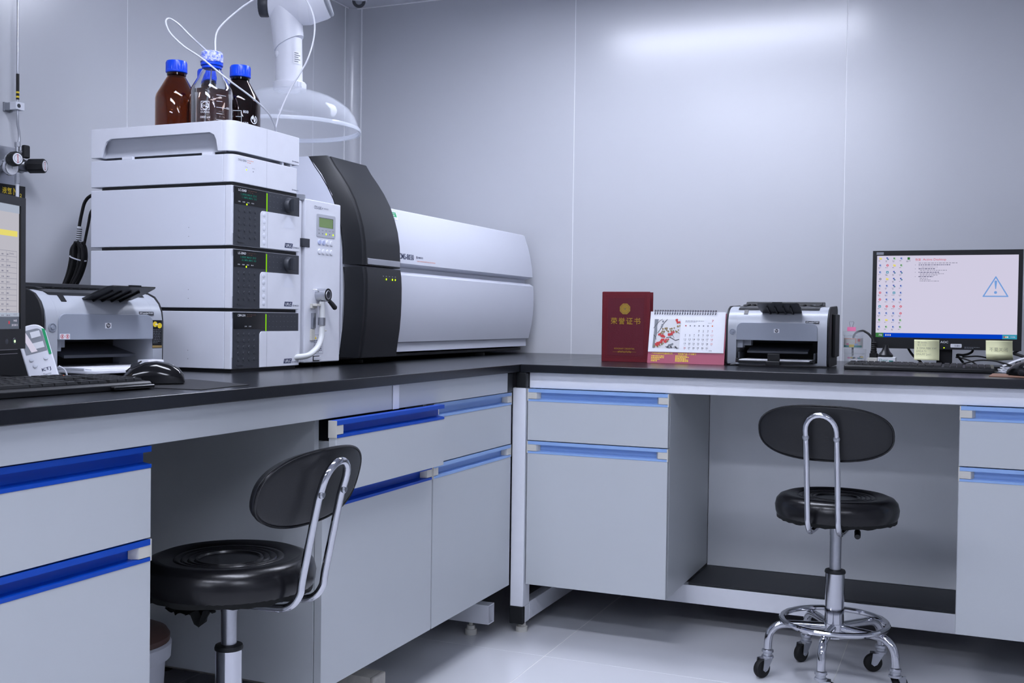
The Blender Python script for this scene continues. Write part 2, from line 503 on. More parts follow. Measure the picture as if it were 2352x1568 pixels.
b.build('corner_bracket', 'blackcap', t, bevel=.004)
b = MB(); hollow(b, -1.0, -.055, -.082, -.042, .04, .096); b.build('foot_rail', 'frame', t)
foot_pad(t, -.12, -.062, .0402)
b = MB(); hollow(b, -1.0, -.050, -.765, -.710, .035, .093); b.build('foot_rail', 'rust', t)
b = MB(); b.box(-.0505, -.040, -.766, -.709, .034, .094); b.build('end_plug', 'rust', t, bevel=.004)
foot_pad(t, -.16, -.738, .0352)
for y in (-1.6, -2.6):
    b = MB(); hollow(b, -1.0, -.055, y-.02, y+.02, .04, .096); b.build('foot_rail', 'frame', t); foot_pad(t, -.12, y, .0402)
for y in (-.062, -1.6, -2.6):
    b = MB(); b.box(-.99, -.95, y-.02, y+.02, .0965, TOPZ-TOPT-.0005); b.build('rear_leg', 'frame', t)

# right bench frame
t = thing('bench_frame', 'white steel frame with black leg caps under the right worktop', 'bench frame', (0, 0, 0))
b = MB(); b.box(-.0235, .0185, .002, .055, .0795, .7305); b.box(-.0235, .0185, .0185, .055, .0285, .0795); b.build('leg', 'frame', t, bevel=.003)
b = MB(); b.box(-.0245, .0195, .0, .0182, .0275, .079); b.build('leg_shoe', 'blackcap', t, bevel=.003)
b = MB(); b.box(-.012, .0205, .0005, .056, .7305, TOPZ-TOPT-.0005); b.build('leg_cap', 'blackcap', t, bevel=.003)
b = MB(); b.box(-.016, .018, .056, .95, .030, .084); b.build('foot_rail', 'frame', t, bevel=.002)
foot_pad(t, .004, .031, .028); foot_pad(t, .004, .9, .031)
b = MB(); b.box(-.016, .018, .90, .95, .085, TOPZ-TOPT-.0005); b.build('rear_leg', 'frame', t)
b = MB(); b.box(.0215, 2.85, .024, .06, .7295, TOPZ-TOPT-.0005); b.build('top_rail', 'frame', t, bevel=.002)
b = MB(); b.box(.0215, 2.85, .27, .31, .078, .1335); b.build('bottom_rail', 'frame', t, bevel=.002)
for x in (1.5, 2.6):
    b = MB(); b.box(x, x+.036, .0, .95, .030, .078); b.build('foot_rail', 'frame', t); foot_pad(t, x+.018, .06, .031); foot_pad(t, x+.018, .9, .031)
    b = MB(); b.box(x, x+.036, .90, .95, .0785, TOPZ-TOPT-.0005); b.build('rear_leg', 'frame', t)
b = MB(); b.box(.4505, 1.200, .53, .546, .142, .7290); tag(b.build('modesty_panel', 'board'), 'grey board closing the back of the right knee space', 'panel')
b = MB(); b.box(.4505, 1.200, .2715, .529, .1345, .141); tag(b.build('foot_shelf', 'shelf', bevel=.001), 'dark narrow foot shelf low in the right knee space', 'shelf')

# ------------------------------------------------------------------ cabinets
HP = [(0, .036), (0, .0265), (.0025, .0262), (.0175, .0255), (.0175, .0082), (.003, .0060), (0, .0060), (0, 0), (.0195, 0), (.0195, .036)]
def cabinet(label, loc, rz, w, depth, ztop, blue, group, openy=0.0, caps=((1,1),(1,1)), zb=.1455):
    t = thing('lab_cabinet', label, 'cabinet', loc, rz, group)
    th = .016; zt = ztop+.001; h = .036
    zdoor = ztop-.154            # top of the door handle
    b = MB()
    b.box(0, th, .02, depth, zb, zt); b.box(w-th, w, .02, depth, zb, zt)
    b.box(th, w-th, .02, depth, zb, zb+th); b.box(th, w-th, depth-.008, depth, zb+th, zt)
    b.box(th, w-th, .025, .06, zdoor-.006, zdoor+.012)
    b.build('body', 'cab', t)
    b = MB(); b.box(th+.001, w-th-.001, .07, depth-.009, zb+th+.001, zt-.002); b.build('inner_shade_block', 'cabin', t)  # solid dark block stands in for the shade inside the carcass
    def front(name, z0, z1, dy, cp, handle_top):
        b = MB(); b.box(.0012, w-.0012, dy, dy+.018, z0, z1-h)
        if dy < -.005:
            b.box(.03, .042, dy+.018, .06, z0+.01, z1-h-.012); b.box(w-.042, w-.03, dy+.018, .06, z0+.01, z1-h-.012)
            b.box(.042, w-.042, dy+.018, .06, z0+.01, z0+.018)
        p = b.build(name, 'cab', t, bevel=.0008, seg=1)
        b = MB(); b.prism([(y+dy-.0008, z+z1-h) for y, z in HP], .003 if cp[0] else .0015, w-.003 if cp[1] else w-.0015, 'x')
        b.build('handle', blue, p)
        for s, on in zip((0, 1), cp):
            if not on: continue
            b = MB()
            xa, xb = (.0, .003) if s == 0 else (w-.003, w)
            b.box(xa, xb, dy-.001, dy+.0185, z1-h, z1)
            xa, xb = (.003, .038) if s == 0 else (w-.038, w-.003)
            q = [(.0012, dy+.0155), (0, dy-.0002), (.026, dy-.0002), (.034, dy+.0155)]
            poly = [((xa+p0) if s == 0 else (xb-p0), y) for p0, y in q]
            b.prism(poly, z1-h+.0072, z1-.0100, 'z')
            b.build('end_cap', 'beige', p)
        return p
    front('drawer', zdoor+.0025, ztop, openy, caps[0], 0)
    front('door', zb, zdoor, 0.0, caps[1], 0)
    return t
G = 'white laboratory base cabinets'
cabinet('white cabinet with deep blue handles, nearest the camera at lower left', (-.02, -2.036, 0), 90, .503, .55, .7165, 'blue', G, caps=((1,0),(1,1)))
cabinet('white cabinet with its top drawer pulled slightly open behind the left stool', (-.02, -1.0225, 0), 90, .503, .55, .7165, 'blue', G, openy=-.032, caps=((1,0),(1,1)))
cabinet('white left bench cabinet with pale blue handles beside the corner leg', (-.02, -.5155, 0), 90, .5030, .55, .7165, 'paleblue', G)
cabinet('white back bench cabinet under the red certificate, right of the corner leg', (.0215, .01, 0), 0, .4275, .52, .7275, 'paleblue', G, zb=.148)
cabinet('white back bench cabinet under the monitor, right of the knee space', (1.201, .01, 0), 0, .43, .52, .7275, 'paleblue', G, zb=.148)

# white bucket in the left knee space
t = thing('plastic_bucket', 'white plastic bucket with brown lid under the left bench', 'bucket', (-.425, -1.172, 0))
b = MB(); b.lathe([(.001, .002), (.085, .002), (.095, .20), (.106, .205), (.108, .235), (.104, .24), (.1, .238)], 40); b.build('pail', 'white', t)
b = MB(); b.lathe([(.104, .2405), (.1045, .252), (.098, .262), (.07, .275), (0, .28)], 40); b.build('lid', 'brownlid', t)
b = MB()
fr = Fr((0, 0, 0), (0, 1, 0), (0, 0, 1))
q = .0925
b.lathe([(.0905, .10), (.0925, .13), (.0945, .16)], 40)
b.v = [p for p in b.v]
keep = [(f, m) for f, m in zip(b.f, b.m) if all(b.v[i].y < -.0 and b.v[i].x > .04 for i in f)]
b.f = [f for f, m in keep]; b.m = [m for f, m in keep]
b.v = [V((p.x*1.006, p.y*1.006, p.z)) for p in b.v]
b.build('round_label', 'brownlid', t)
for k, (x, y) in enumerate(((-.715, -.695), (-.653, -.662))):
    b = MB(); b.lathe([(.0, .0005), (.022, .0005), (.024, .012), (.018, .03), (.008, .036), (0, .036)], 20)
    o = tag(b.build('rubber_stopper', 'rubber'), ['black rubber stopper on the floor beside the bucket', 'black rubber stopper on the floor nearer the stool column'][k], 'stopper', 'black rubber stoppers')
    o.location = (x, y, 0)

# ------------------------------------------------------------------ stools
def stool(label, loc, rz, seat_top, rad, phase, ragged, ct=.283, bdz=0.0):
    t = thing('swivel_stool', label, 'stool', loc, rz, 'black swivel stools')
    zs = seat_top; zb = seat_top-.062
    rg = [(0, -.009), (.048, -.009), (.0505, -.0055), (.054, -.0055), (.0565, -.0095), (.0605, -.006), (.0645, -.0055), (.067, -.009), (.071, -.0055), (.0755, -.005), (.078, -.008), (.082, -.0045), (.087, -.004), (.0895, -.0065), (.094, -.003), (.115, -.0005)]
    prof = [(r*1.16*rad/.165, zs+z) for r, z in rg] + [(rad*.82, zs), (rad*.92, zs-.006), (rad*.975, zs-.016), (rad, zs-.032), (rad*.99, zs-.046), (rad*.965, zb+.004), (rad*.94, zb), (0, zb)]
    b = MB(); b.lathe(prof, 64); seat = b.build('seat', 'leather', t, angle=50)
    # ragged hem of the cover
    g = random.Random(11)
    b = MB(); n = 72; vs = []; fs = []
    for i in range(n):
        a = 2*math.pi*i/n; d = g.uniform(.0005, .0042)
        for r, z in ((rad*.972, zb+.010), (rad*.965, zb-d), (rad*.90, zb-.001)):
            vs.append((r*math.cos(a), r*math.sin(a), z))
    for i in range(n):
        j = (i+1) % n
        fs += [(i*3, j*3, j*3+1, i*3+1), (i*3+1, j*3+1, j*3+2, i*3+2)]
    b.add(vs, fs); b.build('hem', 'cloth', seat)
    if ragged:
        b = MB(); nx, ny = 22, 6; vs = []; fs = []
        for i in range(nx):
            u = i/(nx-1)
            drop = .014+.008*math.sin(u*3.1)+.007*g.random() + (.024 if .74 < u < .82 else 0) + (.008 if .05 < u < .14 else 0)
            for j in range(ny):
                q = j/(ny-1)
                vs.append((-.10+.012*math.sin(9*u)+.01*math.sin(7*q+5*u)+.0*q, .125-.175*u+.006*math.sin(13*q+9*u), zb+.001-drop*q))
        for i in range(nx-1):
            for j in range(ny-1):
                fs.append((i*ny+j, (i+1)*ny+j, (i+1)*ny+j+1, i*ny+j+1))
        n0 = len(vs); vs += [(x+.004+.012*math.sin(k*.7), y, z-.001) for k, (x, y, z) in enumerate(vs)]
        fs += [tuple(n0+i for i in f)[::-1] for f in fs]
        b.add(vs, fs); b.build('torn_lining', 'cloth', seat)
    b = MB(); b.box(-.055, .055, -.06, .06, zb-.010, zb-.0005); b.build('seat_plate', 'blackcap', t, bevel=.002)
    b = MB(); b.tube(spline([(.03, .02, zb-.008), (.05, -.01, zb-.016), (.062, -.05, zb-.022), (.066, -.075, zb-.03)], 5), [.005]*10+[.008]*5+[.007], 10)
    b.build('height_lever', 'blackcap', t)
    # inner and outer columns
    b = MB(); b.cyl((0, 0, .20), (0, 0, zb-.0105), .0145, seg=28); b.lathe([(.0155, zb-.045), (.0155, zb-.0107)], 28); b.build('gas_column', 'steel', t)
    b = MB(); b.lathe([(.0262, ct), (.0265, ct+.004), (.025, ct+.008), (.0155, ct+.010)], 28); b.build('column_collar', 'blackcap', t)
    b = MB(); b.lathe([(.0245, .118), (.0245, ct-.0002)], 32); b.lathe([(.0265, .115), (.0265, .152)], 32); b.build('outer_column', 'chrome', t)
    # foot ring
    b = MB(); RR = .133
    b.tube([(RR*math.cos(2*math.pi*i/48), RR*math.sin(2*math.pi*i/48), .156) for i in range(48)], .0075, 10, closed=True)
    b.build('foot_ring', 'chrome', t)
    wheel0 = None
    for k in range(5):
        a = R(phase+72*k); c, s_ = math.cos(a), math.sin(a)
        pts = [(.024, .142), (.06, .142), (.11, .142), (.140, .138), (.158, .124), (.166, .104), (.168, .074)]
        b = MB(); b.tube(spline([(r*c, r*s_, z) for r, z in pts], 5), .0105, 12)
        leg = b.build('leg', 'chrome', t)
        ex, ey = .168*c, .168*s_
        wa = a + R([150, 118, 40, 100, 80][k]); wc, ws = math.cos(wa), math.sin(wa)
        b = MB(); b.lathe([(.0085, .0735), (.015, .072), (.0155, .066), (.012, .064), (.012, .058), (.016, .056), (.016, .051), (0, .05)], 20, (ex, ey, 0))
        cx, cy = ex+.020*wc, ey+.020*ws
        for sd in (-1, 1):
            ox, oy = -ws*.0125*sd, wc*.0125*sd
            pl = [(-.026, .052), (.004, .052), (.008, .024), (.000, .018), (-.008, .022)]
            vs = []
            for th in (0, .002):
                for (q, z) in pl:
                    vs.append((cx+wc*q+ox*(1+th*60*0)+(-ws*sd)*th, cy+ws*q+oy+(wc*sd)*th, z))
            nn = len(pl)
            b.add(vs, [tuple(range(nn)), tuple(range(nn, 2*nn))[::-1]]+[(i, (i+1) % nn, nn+(i+1) % nn, nn+i) for i in range(nn)])
        b.cyl((cx-ws*.017, cy+wc*.017, .0245), (cx+ws*.017, cy-wc*.017, .0245), .004, seg=10)
        fk = b.build('caster_fork', 'alu', leg)
        b = MB(); ax = V((-ws, wc, 0))
        b.turn(V((cx, cy, .0245))-ax*.0095, V((cx, cy, .0245))+ax*.0095, [(.004, 0), (.018, 0), (.0225, .002), (.0243, .006), (.0243, .013), (.0225, .017), (.018, .019), (.004, .019)], 28)
        b.build('caster_wheel', 'rubber', leg)
    # back tube: one bent piece
    hx = .0365; zt = zs+.232+bdz
    side = [(hx, -.015, zb-.0155), (hx, -.10, zb-.0165), (hx, -.153, zb-.012), (hx, -.179, zb+.012), (hx, -.187, zb+.05), (hx, -.217, zt-.075)]
    side = spline(side, 6)
    top = side[-1]
    dv = V((0, -.012, .036)).normalized()
    arch = [V((hx*math.cos(R(q)), 0, 0))+top*1.0-V((top.x, 0, 0))+dv*(.040*math.sin(R(q))+.030) for q in range(0, 181, 15)]
    left = [V((-p.x, p.y, p.z)) for p in side][::-1]
    b = MB(); b.tube(side+arch+left, .0072, 12); tb = b.build('back_tube', 'chrome', t)
    # pad
    zc = zs+.176+bdz; W, H = .162, .0690
    def oval(sc, y, inset=0):
        out = []
        for i in range(64):
            a = 2*math.pi*i/64
            e = 2/2.5
            ca, sa = math.cos(a), math.sin(a)
            x = (W-inset)*sc*math.copysign(abs(ca)**e, ca); z = (H-inset)*sc*math.copysign(abs(sa)**e, sa)
            out.append(V((x, -.199-(z)*.28+y+.75*x*x, zc+z)))
        return out
    b = MB(); b.loft([oval(.05, -.002), oval(.55, -.002), oval(.9, -.001), oval(1, .000, .004), oval(1, .003), oval(1, .008), oval(1, .013, .003), oval(.93, .024), oval(.75, .030), oval(.4, .033), oval(.05, .033)])
    bk = b.build('backrest', 'vinylback', t, angle=60)
    b = MB(); b.tube(oval(1.0, .0015, .0005), .0024, 6, closed=True); b.build('piping', 'leather', bk)
    for sx in (-1, 1):
        q = side[-1]; p0 = V((sx*hx, q.y+.008, q.z+.010))
        b = MB(); b.turn(p0-V((0, .014, 0)), p0-V((0, .03, 0)), [(.0080, -.001), (.0080, .003), (.0055, .0055), (0, .006)], 16); b.build('bolt', 'steel', tb)
    return t
stool('black swivel stool at left, its chrome back loop turned to the right', (-.045, -1.295, 0), 90, .488, .160, 20, True, .310, -.034)
stool('black swivel stool at right, rolled up to the back bench below the monitor', (.91, -.03, 0), -4, .488, .156, 54, False)

# ================================================================== chromatography stack on the left bench
MW, MD = .270, .4235
SX, SY = -.3515, -.898
def mod_body(t, h, base=.008):
    b = MB(); b.box(0, MW, .0205, MD, 0, h); b.build('cover', 'white2', t, bevel=.0015)
    b = MB(); b.box(.006, MW-.006, .004, MD-.03, -base, -.0002); b.build('base', 'matblack', t)
def brand(b, fr, x0, x1, z, hh, mi):
    b.rect(fr, x0, x0+hh*.25, z, z+hh, .0003, mi); b.rect(fr, x0+hh*.5, x0+hh*.75, z, z+hh, .0003, mi)
    b.text('SHIMADZU', fr, x0+hh*1.0, z+hh*.15, x1-x0-hh*1.0, hh*.7, .0003, mi, .01)
def pump(label, z0, h, name, kind, group):
    t = thing(kind, label, 'instrument', (SX, SY, z0), 90, group)
    pumpy = name != 'CBM-20A'
    mod_body(t, h)
    # hinged front bezel with white edge strip, dark control panel and white flap
    b = MB(); b.box(0, MW, .0015, .0195, .0, h); bz = b.build('front_bezel', 'white', t, bevel=.0012)
    b = MB(); b.box(.004, .0075, .0005, .0192, h*.20, h*.88); b.build('hinge_strip', 'white2', bz)
    b = MB(); b.box(.006, MW-.0005, -.0012, .0016, .001, h-.0008); cp = b.build('control_panel', 'dgrey', t, bevel=.0006, seg=1)
    fr = Fr((0, -.0012, 0), (1, 0, 0), (0, 0, 1))
    fz = .645 if pumpy else .655
    poly = rr(.106, MW-.0004, .0012, h*fz, .010, 6, (0, 0, 0, 1))
    b = MB(); b.prism(poly, -.0032, -.0008, 'y'); fl = b.build('flap', 'white', t, bevel=.0004, seg=1)
    ff = Fr((0, -.0032, 0), (1, 0, 0), (0, 0, 1))
    b = MB(); b.rect(ff, .1325, .1331, .001, h*fz-.001); b.build('seam_line', 'ink2', fl)
    b = MB(); b.box(.0075, .127, -.0018, -.001, h*.70, h*.985); dw = b.build('display_window', 'gloss', cp)
    fd = Fr((0, -.0018, 0), (1, 0, 0), (0, 0, 1))
    b = MB()
    b.text(name, fd, .021, h*.918, .030, h*.040, .0003, 0, .01)
    b.lines(fd, .056, .094, h*.945, 2, h*.03, h*.006, .0003, 1, .9, .006)
    if pumpy:
        for k, s_ in enumerate(('OPER', 'PUMP', 'ERROR', 'RUN')): b.text(s_, fd, .020+.017*k, h*.735, .009, h*.018, .0003, 0)
    else:
        for k, s_ in enumerate(('LINK', 'POWER')): b.text(s_, fd, .048+.016*k, h*.735, .009, h*.018, .0003, 0)
    b.build('lettering', ['wprint', 'dimorange'], dw, flat=True)
    if pumpy:
        b = MB(); lo = z0 < 1.05
        b.text('1.0000 MAX 20.0', fd, .030, h*.855, .060, h*.036, .0003, 0, .015)
        b.text('-0.1MPa MIN  0.0' if lo else '1.1MPa MIN  0.0', fd, .034, h*.805, .056, h*.036, .0003, 0, .015)
        b.build('display_digits', 'vfd', dw, flat=True)
        b = MB(); b.disc(fd, .0525, h*.712, .0022, .0004); b.build('status_led', 'led', dw, flat=True)
    b = MB(); b.box(.1305, .1330, -.0020, -.0005, h*(fz+.005), h*.965); b.build('light_strip', 'stripe', cp)
    b = MB()
    for i in range(4):
        for j in range(5):
            b.turn((.026+i*.0205, -.001, h*(.60-.11*j)), (.026+i*.0205, -.004, h*(.60-.11*j)), [(.0040, 0), (.0036, .0012), (0, .0014)], 10)
    b.box(.020, .044, -.0022, -.001, h*.055, h*.078); b.build('keypad', 'dgrey', cp)
    b = MB()
    for i in range(8):
        for j in range(3):
            if pumpy and 3.6 < i < 6.4 and True: continue
            b.disc(fr, .145+i*.0155, h*(.93-.095*j), .0007, .0004, 0, 6)
    b.build('dot_grid', 'grey', cp, flat=True)
    if pumpy:
        for j in range(5):
            b = MB(); zc = h*(.585-.122*j)
            b.turn((.1195, -.003, zc), (.1195, -.006, zc), [(.0062, 0), (.0062, .0005), (.0054, .0008), (0, .0009)], 20)
            b.build('button', 'white2', fl)
        b = MB(); xc, zc = .2215, h*.82
        b.turn((xc, -.001, zc), (xc, -.03, zc), [(.0185, 0), (.0185, .002), (.0165, .010), (.015, .0115), (0, .0115)], 32)
        b.box(xc-.0055, xc+.0055, -.021, -.010, zc-.0155, zc+.0155)
        b.build('knob', 'dgrey', cp, bevel=.0008)
        b = MB(); b.poly(ff, [(xc-.026, h*.40), (xc+.026, h*.40), (xc+.006, h*.63), (xc-.006, h*.63)], .0002); b.build('finger_grip', 'white2', fl, flat=True)
    # badge and maker mark
    b = MB(); b.poly(ff, [(.203, h*.055), (.236, h*.055), (.239, h*.140), (.206, h*.140)], .0003, 0)
    b.text('UFLC', ff, .2085, h*.070, .0255, h*.052, .0005, 1, .02); brand(b, ff, .2405, .2665, h*.055, h*.035, 0)
    b.build('badge', ['navy', 'wprint'], fl, flat=True)
    b = MB(); fs = Fr((0, MD, 0), (0, -1, 0), (0, 0, 1))
    for a in (.20, .33):
        b.disc(fs, .30, h*(.16+.15*(a > .3)), .0009, .0004, 0, 6)
    b.build('side_screws', 'ink', t, flat=True)
    return t
GS = 'stacked chromatography modules'
pump('bottom white module of the stack, dark panel without round buttons', .808, .1335, 'CBM-20A', 'controller_module', GS)
pump('lower of two pump modules with knob, second from bottom of the stack', .9495, .1375, 'LC-20AD', 'pump_module', GS)
pump('upper of two pump modules with knob, third from bottom of the stack', 1.0950, .1385, 'LC-20AD', 'pump_module', GS)

# degasser module: plain white with rounded front corner
t = thing('degasser_module', 'slim plain white module directly under the bottle tray', 'instrument', (SX, SY, 1.2415), 90, GS)
h = .0640
b = MB(); b.box(0, MW, .0265, MD, 0, h); b.build('cover', 'white2', t, bevel=.0012)
b = MB(); b.box(.006, MW-.006, .004, MD-.03, -.008, -.0002); b.build('base', 'matblack', t)
b = MB(); b.prism(rr(0, MW, 0, .0258, .016, 6, (1, 1, 0, 0)), 0, h, 'z'); fb = b.build('front_bezel', 'white', t, bevel=.0012)
ff = Fr((0, 0, 0), (1, 0, 0), (0, 0, 1))
b = MB(); b.text('DGU-20A3', ff, .022, h*.80, .030, h*.075, .0003, 0, .005); b.lines(ff, .056, .080, h*.86, 2, h*.08, h*.016, .0003, 1, .95, .006)
b.rect(ff, .1315, .1320, 0, h, .0003, 2); b.text('POWER', ff, .047, h*.60, .010, h*.03, .0003, 2); b.text('ERROR', ff, .075, h*.60, .010, h*.03, .0003, 2)
b.disc(ff, .0785, h*.50, .0014, .0004, 0, 8); brand(b, ff, .238, .266, h*.10, h*.06, 0)
b.build('lettering', ['navy', 'orange', 'ink2'], fb, flat=True)
b = MB(); b.disc(ff, .0525, h*.52, .0017, .0005); b.build('status_led', 'led', fb, flat=True)

# bottle tray
t = thing('bottle_tray', 'white top tray with grey grip recess holding the solvent bottles', 'tray', (SX, SY, 1.3135), 90)
h = .0700
b = MB()
arcl = [(.024-.024*math.cos(R(90*i/6)), .024-.024*math.sin(R(90*i/6))) for i in range(7)]
poly = [(0, .03)] + arcl + [(MW-.002, 0), (MW, .002), (MW, .03), (MW-.006, .03), (MW-.006, .006), (.026, .006), (.006, .028), (.006, .03)]
b.prism(poly, 0, h, 'z')
b.prism([(.03, 0), (.042, 0), (.047, .026), (.053, .038), (.066, .044), (.362, .044), (.376, .038), (.384, .024), (.392, 0), (MD, 0), (MD, h), (.03, h)], 0, .006, 'x')
b.box(MW-.006, MW, .03, MD, 0, h); b.box(.006, MW-.006, MD-.006, MD, 0, h)
b.box(.0245, MW-.006, .0065, MD-.0065, .016, .020)
b.build('shell', 'white', t, bevel=.001)
b = MB(); b.prism([(.0062, .046), (.016, .040), (.022, .028), (.0235, .012), (.017, .0), (.014, .0), (.0205, .013), (.0195, .026), (.014, .036), (.0062, .0425)], .040, .396, 'x')
b.v = [V((p.y, p.x, p.z)) for p in b.v]
b.box(.0062, .0235, .0362, .0400, .0, .0440); b.box(.0062, .0235, .3935, .3975, .0, .0440)
b.build('grip_recess', 'lgrey', t)
b = MB(); ff = Fr((0, 0, 0), (1, 0, 0), (0, 0, 1)); b.rect(ff, .1315, .1320, 0, h, .0003, 1); brand(b, ff, .238, .266, h*.08, h*.055, 0); b.build('lettering', ['navy', 'ink2'], t, flat=True)
for (x, y, w_, d_) in ((.20, .004, .008, .016), (.235, .004, .008, .016), (.004, .30, .01, .03), (.004, .06, .01, .03)):
    b = MB(); b.box(x, x+w_, y, y+d_, -.0070, -.0002); b.build('clip_foot', 'white', t)

# ------------------------------------------------------------------ bottles
FLZ = 1.3135+.0205
def bottle(label, x, y, glass, z_liq, liquid, wrapped=False, pr=None):
    t = thing('reagent_bottle', label, 'bottle', (x, y, FLZ), 0, 'solvent bottles on the tray')
    out = [(0, .001), (.044, .001), (.0485, .004), (.0505, .010), (.0505, .132), (.0485, .142), (.043, .152), (.0235, .186), (.0200, .192), (.0195, .198)]
    inn = [(.0165, .198), (.0170, .192), (.0205, .185), (.0400, .151), (.0458, .141), (.0476, .132), (.0476, .011), (.0455, .006), (.042, .0045), (0, .0045)]
    b = MB(); b.lathe(out+[(.0200, .212), (.0170, .212)]+inn, 48); bd = b.build('glass_body', glass, t, angle=60)
    if liquid:
        li = [(0, .0048), (.042, .0048), (.0452, .0065), (.0473, .0115), (.0473, min(z_liq, .1315))]
        if z_liq > .1315: li.append((.0466, z_liq))
        li.append((0, li[-1][1]))
        b = MB(); b.lathe(li, 48); b.build('liquid', liquid, t, angle=60)
    # ribbed screw cap
    b = MB(); n = 60; loops = []
    for r, z in ((.0245, .197), (.0262, .1985), (.0262, .203), (.0252, .2035), (.0252, .222), (.0240, .2262), (.020, .2270), (.0005, .2270)):
        ribbed = .2034 < z < .2225
        loops.append([(r*(1+(.03 if ribbed and i % 2 else 0))*math.cos(2*math.pi*i/n), r*(1+(.03 if ribbed and i % 2 else 0))*math.sin(2*math.pi*i/n), z) for i in range(n)])
    b.loft(loops); b.build('cap', 'cap', t, angle=25)
    b = MB(); b.lathe([(.0215, .190), (.0232, .191), (.0232, .1962), (.0215, .1968)], 36); b.build('pouring_ring', 'cap' if wrapped else glass, t)
    if wrapped:
        g = random.Random(4); b = MB(); loops = []
        for r, z in ((.0268, .206), (.0270, .212), (.0266, .222), (.0255, .2285), (.0215, .2315), (.010, .2335), (.0006, .2345)):
            loops.append([(r*(1+g.uniform(-.012, .025))*math.cos(2*math.pi*i/40), r*(1+g.uniform(-.012, .025))*math.sin(2*math.pi*i/40), z+g.uniform(-.0012, .0012)) for i in range(40)])
        b.loft(loops); b.build('film_wrap', 'parafilm', t, angle=20)
        b = MB(); b.tube([(0, .002, .228), (-.004, .0, .16), (-.010, -.003, .09), (-.014, -.004, .012)], .0016, 8); b.build('dip_tube', 'tubing', t)
    if pr: pr(bd)
    return t
def facing(x, y, turn=0.0):
    d = V((1.2138-x, -2.9298-y, 0)).normalized()
    d = Matrix.Rotation(R(turn), 3, 'Z') @ d
    u = V((-d.y, d.x, 0))
    return Fr((0, 0, 0), u, (0, 0, 1))
def print_clear(par):
    f = facing(-.474, -.819); b = MB(); C = .0507
    def seg(a0, a1, z0, z1):
        n = max(1, int(abs(a1-a0)/.004)); vs = []
        for i in range(n+1):
            q = (a0+(a1-a0)*i/n)/C
            p = f.u*(C*math.sin(q))+f.n*(C*math.cos(q)+.0002)
            vs += [p+V((0, 0, z0)), p+V((0, 0, z1))]
        b.add(vs, [(2*i, 2*i+2, 2*i+3, 2*i+1) for i in range(n)])
    # logo square with disc outline
    x0, x1, z0, z1 = -.0255, -.0050, .083, .1045
    seg(x0, x1, z1-.0012, z1); seg(x0, x1, z0, z0+.0012); seg(x0, x0+.0012, z0, z1); seg(x1-.0012, x1, z0, z1)
    cx, cz = (x0+x1)/2, (z0+z1)/2
    for i in range(24):
        a = 2*math.pi*i/24; a2 = 2*math.pi*(i+1)/24; vs = []
        for r in (.0076, .0092):
            for q in (a, a2):
                k = (cx+r*math.cos(q))/C; p = f.u*(C*math.sin(k))+f.n*(C*math.cos(k)+.0002); vs.append(p+V((0, 0, cz+r*math.sin(q))))
        b.add(vs, [(0, 1, 3, 2)])
    b.text('SCHOTT', f, cx-.0070, cz-.0026, .0140, .0050, .0004, 0, .01, curve=C)
    b.text('DURAN', f, x0, .0765, .0205, .0042, .0004, 0, .01, curve=C)
    b.text('1000 ml', f, x0-.001, .064, .0230, .0055, .0004, 0, .01, curve=C)
    for k in range(5):
        seg(.011, .036 if k % 2 == 0 else .026, .120-.0145*k, .1209-.0145*k)
    b.text('800', f, .037, .090, .010, .005, .0004, 0, 0, curve=C); b.text('600', f, .037, .061, .010, .005, .0004, 0, 0, curve=C)
    b.build('printed_scale', 'wprint', par, flat=True)
def print_dark(par):
    f = facing(-.487, -.691); b = MB(); C = .0507
    def seg(a0, a1, z0, z1):
        n = max(1, int(abs(a1-a0)/.004)); vs = []
        for i in range(n+1):
            q = (a0+(a1-a0)*i/n)/C
            p = f.u*(C*math.sin(q))+f.n*(C*math.cos(q)+.0002)
            vs += [p+V((0, 0, z0)), p+V((0, 0, z1))]
        b.add(vs, [(2*i, 2*i+2, 2*i+3, 2*i+1) for i in range(n)])
    seg(-.022, .004, .1055, .1066); seg(.0030, .004, .060, .1066); seg(-.010, .004, .091, .0921); seg(-.022, .004, .077, .0781); seg(-.010, .004, .063, .0641)
    b.text('800', f, .0075, .101, .0135, .0070, .0004, 0, .01, curve=C); b.text('600', f, .0075, .0725, .0135, .0070, .0004, 0, .01, curve=C)
    cx, cz = .038, .088
    for i in range(20):
        if 3 < i < 7: continue
        a = 2*math.pi*i/20; a2 = 2*math.pi*(i+1)/20; vs = []
        for r in (.0085, .0108):
            for q in (a, a2):
                k = (cx+r*math.cos(q))/C; p = f.u*(C*math.sin(k))+f.n*(C*math.cos(k)+.0002); vs.append(p+V((0, 0, cz+r*math.sin(q))))
        b.add(vs, [(0, 1, 3, 2)])
    for x, z, w, l in ((.034, .090, .0035, .010), (.040, .084, .0035, .012)):
        vs = []
        for (aa, zz) in ((x-w, z), (x+w*.4, z-l*.3), (x+w, z+l*.4), (x, z+l)):
            k = aa/C; vs.append(f.u*(C*math.sin(k))+f.n*(C*math.cos(k)+.0002)+V((0, 0, zz)))
        b.add(vs, [(0, 1, 2, 3)])
    b.build('printed_scale', 'wprint', par, flat=True)
bottle('brown glass bottle with blue cap at the left of the tray', -.606, -.790, 'amber', .141, None)
bottle('clear glass bottle with film-wrapped blue cap at the front of the tray', -.474, -.820, 'glass', .1365, 'water', True, print_clear)
bottle('very dark brown bottle with blue cap and white scale, right of the clear one', -.487, -.693, 'amberd', .141, None, False, print_dark)
bottle('brown bottle almost hidden behind the clear one, only its blue cap showing', -.594, -.6860, 'amber', .141, None)

